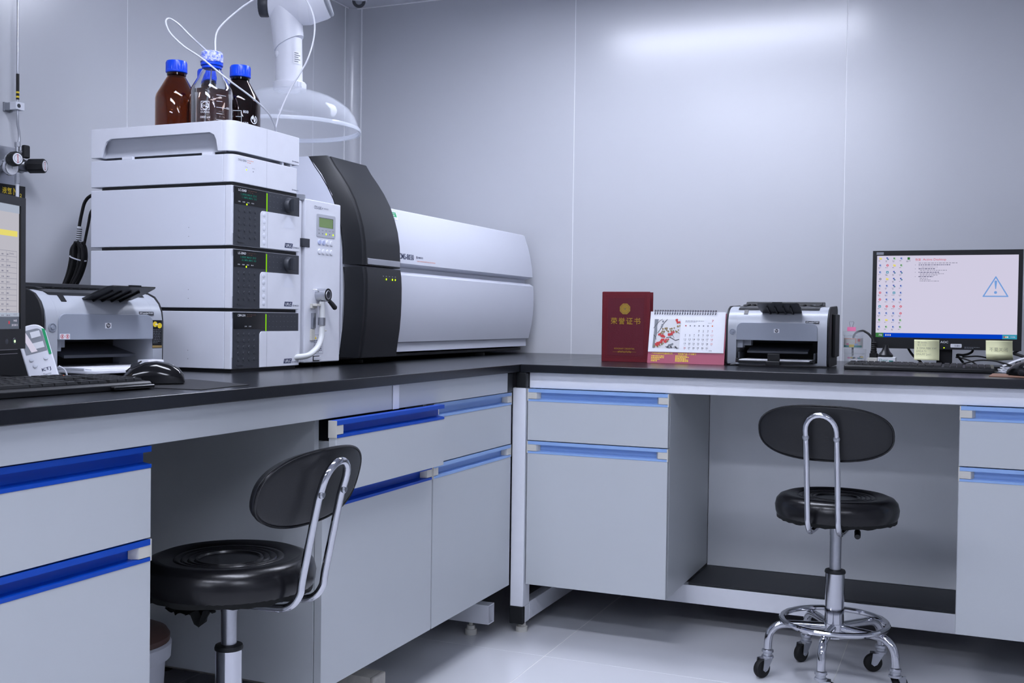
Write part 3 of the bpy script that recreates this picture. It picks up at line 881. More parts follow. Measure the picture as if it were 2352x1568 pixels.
t1 = [(-.46, -.825, 1.566), (-.4707, -.8033, 1.6215), (-.4659, -.7346, 1.6865), (-.4465, -.682, 1.7313), (-.4085, -.6435, 1.76), (-.3575, -.6221, 1.7497), (-.3167, -.6279, 1.6948), (-.3003, -.644, 1.635), (-.3046, -.6691, 1.5648), (-.338, -.6847, 1.4996), (-.3640, -.6983, 1.4324), (-.3765, -.7035, 1.375), (-.385, -.705, 1.34)]
b = MB(); b.tube(spline(t1, 8), .0021, 10)
tag(b.build('solvent_tube', 'tubing'), 'thin translucent tube arching high from the clear bottle past the arm', 'tube', 'thin solvent tubes')
t2 = [(-.482, -.826, 1.566), (-.5018, -.8605, 1.5945), (-.5311, -.8722, 1.6252), (-.5455, -.889, 1.6356), (-.5381, -.9079, 1.6198), (-.5134, -.9199, 1.5891), (-.4712, -.9245, 1.555), (-.424, -.9161, 1.5239), (-.3722, -.8952, 1.4794), (-.3405, -.8391, 1.4431), (-.3381, -.7736, 1.4139), (-.3600, -.7145, 1.378), (-.370, -.705, 1.34)]
b = MB(); b.tube(spline(t2, 8), .0021, 10)
tag(b.build('solvent_tube', 'tubing'), 'thin translucent tube looped left of the bottles, crossing the clear bottle', 'tube', 'thin solvent tubes')

# ------------------------------------------------------------------ column oven
t = thing('column_oven', 'narrow upright white oven with green display between stack and black door', 'instrument', (-.365, -.606, .8), 90)
ow, oh = .196, .437
b = MB(); b.box(0, ow, .028, .40, .012, oh-.012); b.build('cabinet', 'white2', t, bevel=.003)
b = MB(); b.box(.0, .020, .006, .03, .012, oh-.006); b.build('hinge_post', 'white', t, bevel=.004)
b = MB(); b.box(.026, ow, 0, .027, .012, oh); dr = b.build('door', 'white', t, bevel=.003)
b = MB(); b.cyl((.026, .02, oh-.004), (.026, .02, oh+.010), .017, .016, 28); b.build('hinge_cap', 'grey', t)
b = MB(); b.box(.012, .046, -.0015, .012, .312, .334); b.build('latch', 'dgrey', dr, bevel=.001)
for (x, y) in ((.03, .05), (.16, .05), (.03, .35), (.16, .35)):
    b = MB(); b.lathe([(.010, 0), (.011, .003), (.010, .0118)], 16, (x, y, 0)); b.build('foot', 'rubber', t)
fr = Fr((0, 0, 0), (1, 0, 0), (0, 0, 1))
b = MB(); b.prism(rr(.078, .168, oh-.094, oh-.034, .005), -.0012, .001, 'y'); bz = b.build('display_bezel', 'lgrey', dr)
fb = Fr((0, -.0012, 0), (1, 0, 0), (0, 0, 1))
b = MB(); b.rect(fb, .0885, .1545, oh-.068, oh-.044, .0004); b.build('display', 'lcd', bz, flat=True)
b = MB(); b.rect(fb, .0870, .1560, oh-.0435, oh-.0425, .0005); b.rect(fb, .1545, .1560, oh-.068, oh-.0425, .0005)
for k in range(5): b.text('RUN', fb, .084+.017*k, oh-.077, .008, .0022, .0004, 0)
for k in (0, 1, 3): b.disc(fb, .088+.017*k, oh-.085, .0016, .0005, 0, 8)
b.build('display_marks', 'ink', bz, flat=True)
b = MB(); b.disc(fb, .122, oh-.085, .0026, .0006); b.disc(fb, .156, oh-.085, .0026, .0006); b.build('status_leds', 'led', bz, flat=True)
for r_ in range(2):
    for c_ in range(4):
        x = .092+.0192*c_; z = oh-.108-.025*r_
        b = MB(); b.turn((x, .0005, z), (x, -.01, z), [(.0074, 0), (.0072, .002), (.006, .003), (0, .0032)], 20)
        b.build('button', 'bluebtn' if (r_ == 0 and c_ < 2) else 'white', dr)
b = MB(); b.text('CTO-10AS', fr, .066, oh-.0225, .034, .0085, .0005, 0, .005); b.text('VP', fr, .102, oh-.0215, .006, .0055, .0005, 0); b.text('SHIMADZU', fr, .112, oh-.0195, .022, .003, .0005, 0)
b.text('CAUTION', fr, .088, .074, .020, .0045, .0005, 0)
for (a0, a1, z0, z1) in ((.068, .1125, .084, .0846), (.068, .1125, .034, .0346), (.068, .0686, .034, .0846), (.1119, .1125, .034, .0846)): b.rect(fr, a0, a1, z0, z1, .0005, 0)
b.lines(fr, .071, .110, .0685, 8, .0043, .0018, .0005, 0, .95, .005, random.Random(2)); b.build('lettering', 'navy', dr, flat=True)
b = MB(); b.poly(fr, [(.074, .0735), (.083, .0735), (.0785, .0815)], .0006); b.build('hazard_triangle', 'yellow', dr, flat=True)
# injection valve: bright ring with black lever
b = MB(); c = V((.090, 0, .190)); b.turn(c+V((0, .002, 0)), c-V((0, .05, 0)), [(.0178, 0), (.018, .026), (.018, .030), (.0172, .032), (.0172, .0325), (.0120, .0325), (.0113, .034), (.0098, .034), (.0092, .014), (0, .012)], 36); vr = b.build('valve_ring', 'alu', dr)
b = MB(); b.turn(c-V((0, .0301, 0)), c-V((0, .05, 0)), [(.0225, .0), (.0225, .0010), (.0170, .0010), (.0170, 0)], 36, closed=True) if False else b.lathe([(.0168, 0), (.0168, .0008), (.0123, .0008), (.0123, 0)], 36, c-V((0, .0304, 0)), 0, V((0, -1, 0)).to_track_quat('Z', 'Y').to_matrix(), True); b.build('valve_face', 'matblack', vr)
b = MB(); b.tube([c+V((.009, -.022, -.010)), c+V((.020, -.030, -.024)), c+V((.028, -.034, -.034)), c+V((.030, -.035, -.037))], [.005, .0065, .0068, .004], 12); b.build('lever', 'matblack', vr)
b = MB(); b.box(.052, .076, -.006, .001, .154, .166); b.box(.054, .072, -.020, -.006, .160, .166); b.build('drain_bracket', 'beige', dr, bevel=.001)
b = MB(); b.box(.052, .070, -.004, .001, .070, .100); b.build('cover_plate', 'beige', dr, bevel=.001)
b = MB(); b.box(.100, .120, -.008, .001, .094, .098); b.build('door_ledge', 'beige', dr, bevel=.001)
b = MB(); b.cyl((.079, -.018, .110), (.080, -.018, .130), .0098, seg=20); b.box(.056, .070, -.006, .001, .102, .142); b.build('hose_clamp', 'steel', dr)
b = MB(); b.tube(spline([(.080, -.018, .172), (.081, -.018, .134), (.079, -.019, .10), (.072, -.021, .075), (.052, -.024, .054), (.024, -.027, .040), (-.006, -.028, .032), (-.040, -.010, .028)], 6), .0075, 14); b.build('drain_hose', 'silicone', dr)
b = MB(); b.tube(spline([(.066, .001, .203), (.072, -.010, .201), (.076, -.014, .188), (.079, -.016, .170)], 5), .0012, 8); b.build('capillary', 'steel', dr)
b = MB(); b.box(.066, .096, -.001, .001, .0155, .0295); b.build('switch_plate', 'ink', dr); b = MB(); b.box(.069, .094, -.008, -.0008, .018, .027); b.build('switch', 'white', dr, bevel=.001)

# ------------------------------------------------------------------ mass spectrometer
t = thing('mass_spectrometer', 'long white mass spectrometer with tall curved black door on the left bench', 'instrument', (0, 0, .8))
Z = lambda z: z-.8
up = [(-.353, 1.0962), (-.3560, 1.130), (-.3640, 1.175), (-.3745, 1.215), (-.3895, 1.2583)]
y0, y1 = -.398, .970
# tall head behind the door
head = [(-.366, 1.075), (-.3685, 1.12), (-.380, 1.20), (-.402, 1.27), (-.436, 1.325), (-.478, 1.377), (-1.02, 1.377), (-1.02, .83), (-.372, .83), (-.366, .90), (-.364, .99)]
b = MB(); b.prism([(x, Z(z)) for x, z in head], y0, -.11, 'y'); b.build('head_housing', 'ms', t, angle=25)
b = MB(); b.prism([(x, Z(z)) for x, z in up+[(-.396, 1.262), (-1.02, 1.262), (-1.02, 1.086), (-.384, 1.086), (-.3655, 1.0930)]], -.1095, y1, 'y'); us = b.build('upper_shell', 'ms', t, angle=25)
b = MB(); b.prism([(x, Z(z)) for x, z in [(-.384, 1.0855), (-.384, 1.0715), (-1.02, 1.0715), (-1.02, 1.0855)]], -.1095, y1-.004, 'y'); b.build('groove', 'ms', t)
b = MB(); b.prism([(x, Z(z)) for x, z in [(-.3665, 1.071), (-.3500, 1.0605), (-.3480, 1.03), (-.3478, .989), (-.3505, .950), (-.3552, .912), (-.3670, .8592), (-.3765, .8562), (-1.02, .8562), (-1.02, 1.071)]], -.1095, y1, 'y'); b.build('lower_shell', 'ms', t, angle=25)
b = MB(); b.prism([(x, Z(z)) for x, z in [(-.3765, .8560), (-.3755, .829), (-1.02, .829), (-1.02, .8560)]], -.1095, y1-.006, 'y'); b.build('skirt', 'ms', t)
b = MB(); b.box(-1.0, -.392, y0+.01, y1-.02, Z(.8135), Z(.8235)); b.box(-.98, -.42, y0+.02, y1-.03, Z(.8235), Z(.8291)); b.build('base_rail', 'matblack', t, bevel=.002)
for (x, y) in ((-.43, -.235), (-.43, .62), (-.95, -.235), (-.95, .62)):
    b = MB(); b.lathe([(.030, 0), (.031, .002), (.031, .009), (.012, .0095), (.012, .0136)], 24, (x, y, 0)); b.build('foot', 'rubber', t)
# black door in two parts, following the bulging profile, with chamfered sides
def door_part(prof, name, extra):
    ys = [(-.398, 0), (-.394, .004), (-.352, .030), (-.343, .031), (-.339, .0275), (-.334, .0275), (-.330, .031), (-.138, .031), (-.132, .029), (-.100, .006), (-.0965, 0)]
    loops = []
    n = len(prof)
    for (y, off) in ys:
        pts = []
        for i, (x, z) in enumerate(prof):
            a = prof[max(i-1, 0)]; c = prof[min(i+1, n-1)]
            tx, tz = c[0]-a[0], c[1]-a[1]; L = math.hypot(tx, tz)
            nx, nz = (tz/L, -tx/L)
            if nx < 0: nx, nz = -nx, -nz
            pts.append(V((x+nx*off, y, Z(z+nz*off*.5))))
        back = [V((x-.003, y, Z(z))) for x, z in prof][::-1]
        loops.append(pts+back)
    b = MB(); b.loft(loops); return b.build(name, 'door', t, angle=18)
pu = [(-.362, 1.078), (-.3615, 1.10), (-.3635, 1.14), (-.370, 1.18), (-.380, 1.215), (-.395, 1.255), (-.414, 1.29), (-.436, 1.322), (-.458, 1.350), (-.4755, 1.3765)]
ud = door_part(pu, 'upper_door', None)
pl = [(-.372, .822), (-.3665, .86), (-.3605, .90), (-.357, .94), (-.3555, .98), (-.3555, 1.02), (-.357, 1.05), (-.3605, 1.070)]
ld = door_part(pl, 'lower_door', None)
b = MB(); b.box(-.352, -.3270, -.326, -.142, Z(1.080), Z(1.0975)); b.build('door_handle', 'alu', ud, bevel=.0015)
fr = Fr((-.3245, -.398, 0), (0, 1, 0), (0, 0, 1))
b = MB()
for k in range(5): b.text('RUN', fr, .148+.0175*k, Z(1.0495), .006, .002, .0012, 0)
b.build('indicator_labels', 'wprint', ld, flat=True)
b = MB()
for k in (1, 3, 4): b.disc(fr, .151+.0175*k, Z(1.042), .0029, .0012)
b.build('indicator_leds', 'led', ld, flat=True)
sl = V((-.3640+.3560, 0, 1.175-1.130)).normalized()
fr = Fr((-.3530, -.10, Z(1.0962)), (0, 1, 0), (-.0030, 0, .0338))
b = MB(); b.text('LCMS-8030', fr, -.012, .0125, .104, .0175, .0008, 0, .012); b.text('SHIMADZU', fr, .118, .020, .036, .0055, .0006, 0, .01); b.rect(fr, .110, .1125, .019, .027, .0006, 0); b.rect(fr, .114, .1152, .019, .027, .0006, 0)
b.text('LIQUID CHROMATOGRAPH MASS SPECTROMETER', fr, .112, .009, .125, .004, .0006, 1); b.rect(fr, .1065, .1068, .008, .026, .0006, 1)
b.build('lettering', ['navy', 'orange'], us, flat=True)
fr = Fr((-.3786, -.092, Z(1.2265)), (0, 1, 0), (-.015, 0, .0433))
b = MB(); b.rect(fr, -.045, .026, .0, .024, .0012, 2); b.rect(fr, -.045, .022, .009, .024, .0016, 0); b.text('ENVIRO', fr, -.012, .018, .03, .003, .002, 1); b.text('AS6', fr, -.005, .0115, .016, .0045, .002, 1, .02); b.lines(fr, -.01, .022, .005, 2, .003, .001, .002, 3, .9, .004)
b.build('green_sticker', ['green', 'wprint', 'paper', 'ink2'], us, flat=True)

# ------------------------------------------------------------------ fume extraction arm with clear dome
HX, HY = -.600, -.316
t = thing('extraction_arm', 'white jointed fume extraction arm hanging over the mass spectrometer', 'fume arm', (HX, HY, 1.474))
dome = []
for i in range(15):
    a = R(6+84*i/14); dome.append((.198*math.sin(a)**.92, .112*math.cos(a)))
rim = [(.1975, -.002)]
inner = [(max(r-.0022, .001), z-.0022) for r, z in dome][::-1]
b = MB(); b.lathe(dome+rim+[(.1955, -.002)]+inner, 72, closed=True); b.build('dome', 'acrylic', t, angle=50)
b = MB(); b.lathe([(.198, .004), (.204, .003), (.2065, -.003), (.2055, -.008), (.200, -.008), (.198, -.003)], 72, closed=True); b.build('dome_rim', 'rimpl', t, angle=50)
ax = [V((0, 0, .108)), V((-.001, -.001, .128)), V((-.004, -.002, .255)), V((-.014, -.004, .345))]
b = MB(); b.lathe([(.024, .1085), (.045, .1085), (.0475, .112), (.0475, .128), (.0445, .132), (.040, .133)], 40); cl = b.build('collar', 'white', t)
for k in range(3): 
    a = R(-70+k*14); b = MB(); b.box(-.002, .002, .046, .050, .114, .128); b.xf(Matrix.Rotation(a-R(90)+R(30), 4, 'Z')); b.build('collar_rib', 'white2', cl)
b = MB(); b.turn(ax[1], ax[2], [(.0385, 0), (.0385, .128)], 40); lo = b.build('lower_tube', 'white', t)
# slanted lower edge of the upper sleeve
b = MB(); ts = (ax[3]-ax[2]).normalized()
M3 = ts.to_track_quat('Z', 'Y').to_matrix(); loops = []
for z, r in ((0, .0425), (.0, .0435), (.11, .047)):
    lp = []
    for i in range(40):
        a = 2*math.pi*i/40; p = V((r*math.cos(a), r*math.sin(a), z))
        w = M3 @ p
        if z == 0: w = w+ts*(.018*(w.normalized().dot(V((.92, .39, 0)))))
        lp.append(ax[2]+ts*(-.012)+w)
    loops.append(lp)
b.loft(loops); us2 = b.build('upper_sleeve', 'white', t, angle=50)
hub = V((.022, .010, .352)); hv = V((.80, .34, .0)).normalized()
b = MB(); b.turn(hub-hv*.085, hub+hv*.085, [(.030, 0), (.040, .004), (.042, .02), (.050, .055), (.055, .088), (.056, .092), (.0535, .096), (.052, .120), (.046, .125), (.0, .126)], 40); hb = b.build('joint_hub', 'white', t, angle=30)
b = MB(); n = 40; lps = []
for q, r in ((-.112, .024), (-.112, .030), (-.109, .0315), (-.090, .0315), (-.0855, .0295)):
    Mh = hv.to_track_quat('Z', 'Y').to_matrix()
    lps.append([hub+hv*q+Mh @ V((r*(1+(.04 if i % 2 else 0))*math.cos(2*math.pi*i/n), r*(1+(.04 if i % 2 else 0))*math.sin(2*math.pi*i/n), 0)) for i in range(n)])
b.loft(lps); b.build('tension_knob', 'dgrey', hb)
# second arm: out to the right, then up to the ceiling mount
d2 = V((.78, .33, .30)).normalized()
b = MB(); p0 = hub+hv*.02-V((0, 0, .004)); b.turn(p0, p0+d2*.12, [(.050, 0), (.050, .048), (.048, .058), (.044, .06)], 40); b.build('side_tube', 'white', t)
b = MB(); b.turn(p0+d2*.0595, p0+d2*.08, [(.046, 0), (.047, .006), (.044, .010), (0, .011)], 36); b.build('side_cap', 'grey', t)
b = MB(); b.tube([hub+V((0, 0, .03)), hub+V((.01, .02, .20)), V((.06, .06, 2.24-1.474-.012))], .040, 32); b.build('riser_tube', 'white', t)
b = MB(); b.lathe([(.075, 2.2399-1.474), (.075, 2.228-1.474), (.045, 2.222-1.474)], 36, (.06, .06, 0)); b.build('ceiling_flange', 'white', t)
fr = Fr((-.002, 0, .165), (.92, .39, 0), (0, 0, 1))
def wrap(b, a0, a1, z0, z1, c, mi):
    q0 = V((.39, -.92, 0)); u = V((.92, .39, 0)); n = 8; vs = []
    for i in range(n+1):
        k = (a0+(a1-a0)*i/n)/.039; p = u*(.039*math.sin(k))+q0*(.039*math.cos(k))
        for z in (z0, z1): vs.append(p*(1+c)+V((-.002, -.001, z)))
    b.add(vs, [(2*i, 2*i+2, 2*i+3, 2*i+1) for i in range(n)], mi)
b = MB(); wrap(b, .020, .046, .180, .215, .008, 0)
for k in range(5): wrap(b, .023, .043 if k % 2 else .036, .185+.006*k, .1875+.006*k, .015, 1)
b.build('sticker', ['paper', 'ink2'], lo, flat=True)
b = MB(); q = V((-.018, -.034, .208)); nn = V((-.30, -.95, 0)).normalized(); b.turn(q-nn*.004, q+nn*.02, [(.009, 0), (.0088, .008), (.006, .010), (0, .0105)], 20); b.build('button_plug', 'white', lo)
b = MB(); q = V((-.022, -.040, .275)); b.turn(q-nn*.002, q+nn*.02, [(.003, 0), (.003, .004), (0, .0045)], 12); b.build('screw', 'steel', us2)

# ================================================================== printers
def printer(label, loc, rz, white_tray, stickers):
    t = thing('laser_printer', label, 'printer', loc, rz, 'silver laser printers')
    w = .1465
    full = [(.004, .006), (0, .014), (0, .118), (.004, .138), (.013, .155), (.028, .169), (.048, .177), (.080, .181), (.20, .183), (.212, .172), (.212, .006)]
    mid = [(.0, .080), (0, .118), (.004, .138), (.013, .155), (.028, .169), (.048, .177), (.080, .181), (.20, .183), (.212, .172), (.212, .006), (.135, .006), (.135, .080)]
    ox = .1205
    b = MB(); b.prism(full, -w, -ox, 'x'); b.prism(full, ox, w, 'x'); b.prism(mid, -ox+.0001, ox-.0001, 'x'); b.box(-ox, ox, .001, .134, .005, .012)
    body = b.build('body', 'silver', t, angle=28)
    # black side shells
    sh = [(.012, .002), (.004, .012), (.003, .118), (.006, .140), (.015, .158), (.030, .173), (.055, .182), (.20, .1865), (.216, .175), (.216, .002)]
    for s in (-1, 1):
        x0, x1 = (w+.0003, w+.007) if s > 0 else (-w-.007, -w-.0003)
        b = MB(); b.prism(sh, x0, x1, 'x')
        if s > 0: b.prism([(.07, .03), (.19, .03), (.19, .16), (.07, .16)], w+.007, w+.016, 'x')
        b.build('side_shell', 'matblack', t, bevel=.0025)
    # recessed front panel with rounded top corners and logo
    b = MB(); b.prism(rr(-.1195, .1195, .0785, .132, .018, 6, (0, 0, 1, 1)), -.0022, .006, 'y'); fp = b.build('front_panel', 'silver2', t, bevel=.0015)
    ff = Fr((0, -.0022, 0), (1, 0, 0), (0, 0, 1))
    b = MB(); b.rect(ff, -.0075, .0085, .102, .1135, .0004, 0); b.disc(ff, .0005, .1078, .0052, .0006, 1); b.text('hp', ff, -.0026, .1043, .0062, .0076, .0009, 0, .01)
    b.build('logo', ['paper', 'ink'], fp, flat=True)
    b = MB(); b.box(-ox+.001, ox-.001, .131, .1345, .012, .079); b.build('tray_opening_back', 'matblack', t)
    b = MB(); b.box(-ox+.0005, -ox+.018, .012, .05, .055, .079); b.box(-ox+.018, -ox+.04, .03, .06, .062, .079); b.build('inner_guide', 'grey', t, bevel=.001)
    b = MB(); b.prism([(.02, .040), (.13, .066), (.13, .070), (.02, .046)], -.09, .09, 'x'); b.build('inner_plate', 'dgrey', t)
    # paper tray
    tm = 'white' if white_tray else 'black'
    y0 = -.095 if white_tray else -.055
    b = MB(); b.prism(rr(-.1145, .1145, y0, .12, .02, 5, (1, 1, 0, 0)), .0122, .0185, 'z')
    b.box(-.1145, -.110, y0+.02, .10, .0185, .024); b.box(.110, .1145, y0+.02, .10, .0185, .024)
    if white_tray: b.box(-.10, -.085, y0+.004, y0+.02, .002, .0125); b.box(.085, .10, y0+.004, y0+.02, .002, .0125)
    tr_ = b.build('paper_tray', tm, t, bevel=.0012)
    b = MB(); b.box(-.103, .103, y0+.012, .11, .0188, .0215); b.build('paper_sheets', 'paper', tr_)
    if white_tray:
        b = MB(); b.box(.075, .118, -.04, -.005, .022, .034); b.box(.105, .165, -.03, -.005, .0, .010); b.build('paper_guide', 'white', tr_, bevel=.002)
        b = MB(); b.box(.066, .080, -.055, -.040, .0218, .0245); b.build('orange_tab', 'orange', tr_)
    else:
        b = MB(); b.box(-.021, .021, y0-.008, y0+.010, .006, .018); b.box(-.018, .018, y0+.008, y0+.014, .018, .040); b.build('paper_guide', 'black', tr_, bevel=.002)
        for s in (-1, 1):
            b = MB(); b.box(s*.112-.003, s*.112+.003, .0, .09, .0186, .042); b.build('side_guide', 'dgrey', tr_, bevel=.001)
    # output bin and raised flap
    b = MB(); b.prism([(.028, .1700), (.036, .1757), (.060, .1810), (.080, .1832), (.19, .1862), (.19, .1845), (.08, .1806), (.036, .172)], -.120, .120, 'x'); ob = b.build('output_bin', 'black', t, angle=20)
    b = MB(); b.prism([(.07, .1835), (.185, .1868), (.185, .192), (.175, .193), (.08, .187)], -.115, -.102, 'x'); b.prism([(.07, .1835), (.185, .1868), (.185, .192), (.175, .193), (.08, .187)], .102, .115, 'x')
    for k in range(9): b.box(-.09+.022*k, -.084+.022*k, .09, .127, .1850, .1885)
    b.build('bin_ribs', 'matblack', ob)
    b = MB(); b.prism([(.128, .1855), (.206, .1865), (.206, .1965), (.196, .1985), (.140, .1965)], -.117, .117, 'x'); b.build('rear_cover', 'black', t, bevel=.002)
    b = MB(); b.prism([(.085, .1862), (.125, .1875), (.125, .1885), (.085, .1870)], .088, .112, 'x'); b.build('bin_label', 'grey', ob)
    b = MB(); y, z = .026, .167
    loops = []
    for (yy, zz, hw, th) in ((.030, .160, .056, .004), (.010, .163, .060, .005), (-.03, .176, .0625, .004), (-.062, .1865, .060, .0035), (-.072, .1890, .054, .0025)):
        loops.append([(-hw+.012, yy, zz), (hw+.012, yy, zz), (hw+.012, yy+.001, zz+th), (-hw+.012, yy+.001, zz+th)])
    b.loft(loops)
    for x in (-.022, .0, .024, .046): b.prism([(.02, .156), (-.045, .177), (-.045, .181), (.02, .162)], x-.002, x+.002, 'x')
    fl = b.build('output_flap', 'black', t, bevel=.001)
    b = MB(); b.box(-.002, .026, -.0745, -.068, .1890, .1930); b.build('flap_stop', 'black', fl)
    # button, name plate, notch
    b = MB(); ff = Fr((0, 0, 0), (1, 0, 0), (0, 0, 1))
    b.turn((-.132, .0008, .104), (-.132, -.01, .104), [(.0095, 0), (.0095, .002), (.0075, .0026), (.0072, .0014), (.0045, .0014), (.004, .0032), (0, .0034)], 24); b.build('power_button', 'silver2', t)
    b = MB(); b.poly(Fr((0, .0012, .128), (1, 0, 0), (0, .18, 1)), [(.084, .0025), (.124, .0025), (.124, .0105), (.084, .0105)], .0008, 0); b.text('HP LaserJet P1007', Fr((0, .0012, .128), (1, 0, 0), (0, .18, 1)), .086, .0045, .036, .0042, .0012, 1, .02); b.build('name_plate', ['ink', 'wprint'], body, flat=True)
    b = MB(); b.prism([(.0145, .1555), (.028, .1690), (.026, .1705), (.0135, .1575)], -.101, -.089, 'x'); b.build('finger_notch', 'black', body)
    if stickers:
        b = MB(); b.rect(ff, .1185, .1455, .058, .120, .0006, 0); b.disc(ff, .1260, .111, .0062, .0010, 1); b.disc(ff, .1385, .108, .0062, .0010, 1); b.rect(ff, .1265, .1330, .110, .112, .0012, 2)
        b.lines(ff, .1205, .144, .098, 9, .0036, .0011, .0010, 3, .9, .004, random.Random(5)); b.rect(ff, .1190, .1450, .059, .064, .0008, 4); b.build('toner_sticker', ['black', 'yellow', 'paper', 'ink2', 'inkolive'], body, flat=True)
        b = MB(); b.rect(Fr((0, -.0022, 0), (1, 0, 0), (0, 0, 1)), -.117, -.093, .080, .091, .0006, 0); f2 = Fr((0, -.0022, 0), (1, 0, 0), (0, 0, 1))
        for x in (-.111, -.099):
            b.ringd(f2, x, .0855, .0034, .0044, .0009, 1); b.rect(f2, x-.001, x+.001, .083, .088, .0009, 1)
        b.build('prohibition_sticker', ['paper', 'inkred'], fp, flat=True)
    return t
printer('silver laser printer with black paper tray between calendar and jars', (.687, .352, .8), 0, False, False)
printer('silver laser printer with white tray and toner sticker, beside the stack', (-.462, -1.170, .8), 82, True, True)

# ================================================================== keyboards and mice
def keyboard(label, loc, rz, w, d, tilt, deco):
    t = thing('computer_keyboard', label, 'keyboard', loc, rz, 'black keyboards')
    b = MB(); b.prism([(0, .0005), (.0, .010), (.004, .0135), (d-.006, .0135+tilt), (d, .010+tilt), (d, .0005)], -w/2, w/2, 'x'); bd = b.build('body', 'black', t, bevel=.002)
    u = w*.96/22.5; kd = (d*.80)/6.3
    m = {}
    def key(x, r, n):
        if n not in m:
            b = MB(); hw = u*n/2-.0009; hd = kd/2-.0009
            b.loft([[(-hw, -hd, 0), (hw, -hd, 0), (hw, hd, 0), (-hw, hd, 0)], [(-hw*.98+.0008, -hd+.001, .0042), (hw-.0012, -hd+.001, .0042), (hw-.0012, hd-.001, .0046), (-hw+.0012, hd-.001, .0046)]])
            m[n] = b.build('key', 'matblack', bd); o = m[n]
        else:
            o = m[n].copy(); COL.objects.link(o)
        yy = d*.09+kd*(r+.5)+(kd*.3 if r == 5 else 0)
        o.location = (-w*.48+u*(x+n/2), yy, .0134+tilt*yy/d); o.parent = bd
    for r in range(6):
        if r == 0: row = [(0, 1.25), (1.25, 1.25), (2.5, 1.25), (3.75, 6.25), (10, 1.25), (11.25, 1.25), (12.5, 1.25), (13.75, 1.25)]
        elif r == 5: row = [(0, 1)]+[(2+k, 1) for k in range(4)]+[(6.5+k, 1) for k in range(4)]+[(11+k, 1) for k in range(4)]
        elif r == 1: row = [(0, 2.25)]+[(2.25+k, 1) for k in range(10)]+[(12.25, 2.75)]
        else:
            s = {2: 1.75, 3: 1.5, 4: 1.0}[r]; n = {2: 11, 3: 12, 4: 12}[r]
            row = [(0, s)]+[(s+k, 1) for k in range(n)]+[(s+n, 15-s-n)]
        if r in (0, 3, 4, 5): row += [(15.25+k, 1) for k in range(3)]
        if r == 1: row += [(16.25, 1)]
        if r < 5: row += [(18.5+k, 1) for k in range(4)]
        for x, n in row: key(x, r, n)
    if deco:
        b = MB(); b.box(w*.28, w*.30+.02, d-.012, d-.004, .0135+tilt-.001, .0145+tilt); b.build('orange_tab', 'orange', bd)
        b = MB(); b.box(w/2-.10, w/2-.004, -.012, .0005, .002, .009); b.build('front_lip', 'gloss', bd, bevel=.003)
    return t
keyboard('black keyboard before the monitor on the back bench', (1.087, .305, .8), 0, .398, .125, .006, False)
keyboard('black keyboard at the left edge, cut by the picture frame', (-.136, -1.638, .8), 88, .455, .150, .008, True)

def mouse(label, loc, rz, s=1.0):
    t = thing('computer_mouse', label, 'mouse', loc, rz, 'black computer mice')
    # local: y forward (towards buttons), length .105, width .060
    n = 24; loops = []
    prof = [(-.0525, .004, .010), (-.050, .016, .022), (-.042, .026, .0245), (-.025, .0345, .0285), (-.005, .0378, .0295), (.015, .0355, .0290), (.033, .0275, .0280), (.046, .0180, .0245), (.0515, .0105, .0190), (.0525, .005, .012)]
    for (y, h, hw) in prof:
        lp = []
        for i in range(n):
            a = math.pi*i/(n-1)
            lp.append((hw*math.copysign(abs(math.cos(a))**.75, math.cos(a))*s, y*s, (.002+(h)*math.sin(a)**.8)*s))
        loops.append(lp)
    b = MB(); b.loft(loops); sh = b.build('shell', 'gloss', t, angle=60)
    b = MB(); b.tube([(0, .020*s, .0392*s), (0, .033*s, .032*s), (0, .046*s, .0215*s)], .0014, 6); b.build('button_split', 'matblack', sh)
    b = MB(); b.cyl((-.0035*s, .030*s, .0295*s), (.0035*s, .030*s, .0295*s), .0085*s, seg=20); b.build('scroll_wheel', 'dgrey', t)
    b = MB(); b.box(-.022*s, .022*s, -.040*s, .040*s, 0, .0025); b.build('glide_base', 'matblack', t)
    return t
mouse('glossy black mouse on the mouse pad before the left printer', (-.205, -1.320, .8015), 131, 1.08)
mouse('black mouse at the right picture edge before the paper stack', (1.3560, .170, .8025), 35, .95)
b = MB(); b.prism([(-.128, -1.405), (-.028, -1.40), (-.048, -1.235), (-.25, -1.16), (-.285, -1.29)], .8002, .8012, 'z')
tag(b.build('mouse_pad', 'matblack'), 'thin black mouse pad under the left mouse', 'mouse pad')
b = MB(); b.tube(spline([(-.225, -1.27, .812), (-.30, -1.255, .806), (-.38, -1.30, .804), (-.42, -1.40, .803)], 6), .002, 8)
tag(b.build('mouse_cable', 'rubber'), 'thin black cable of the left mouse', 'cable')

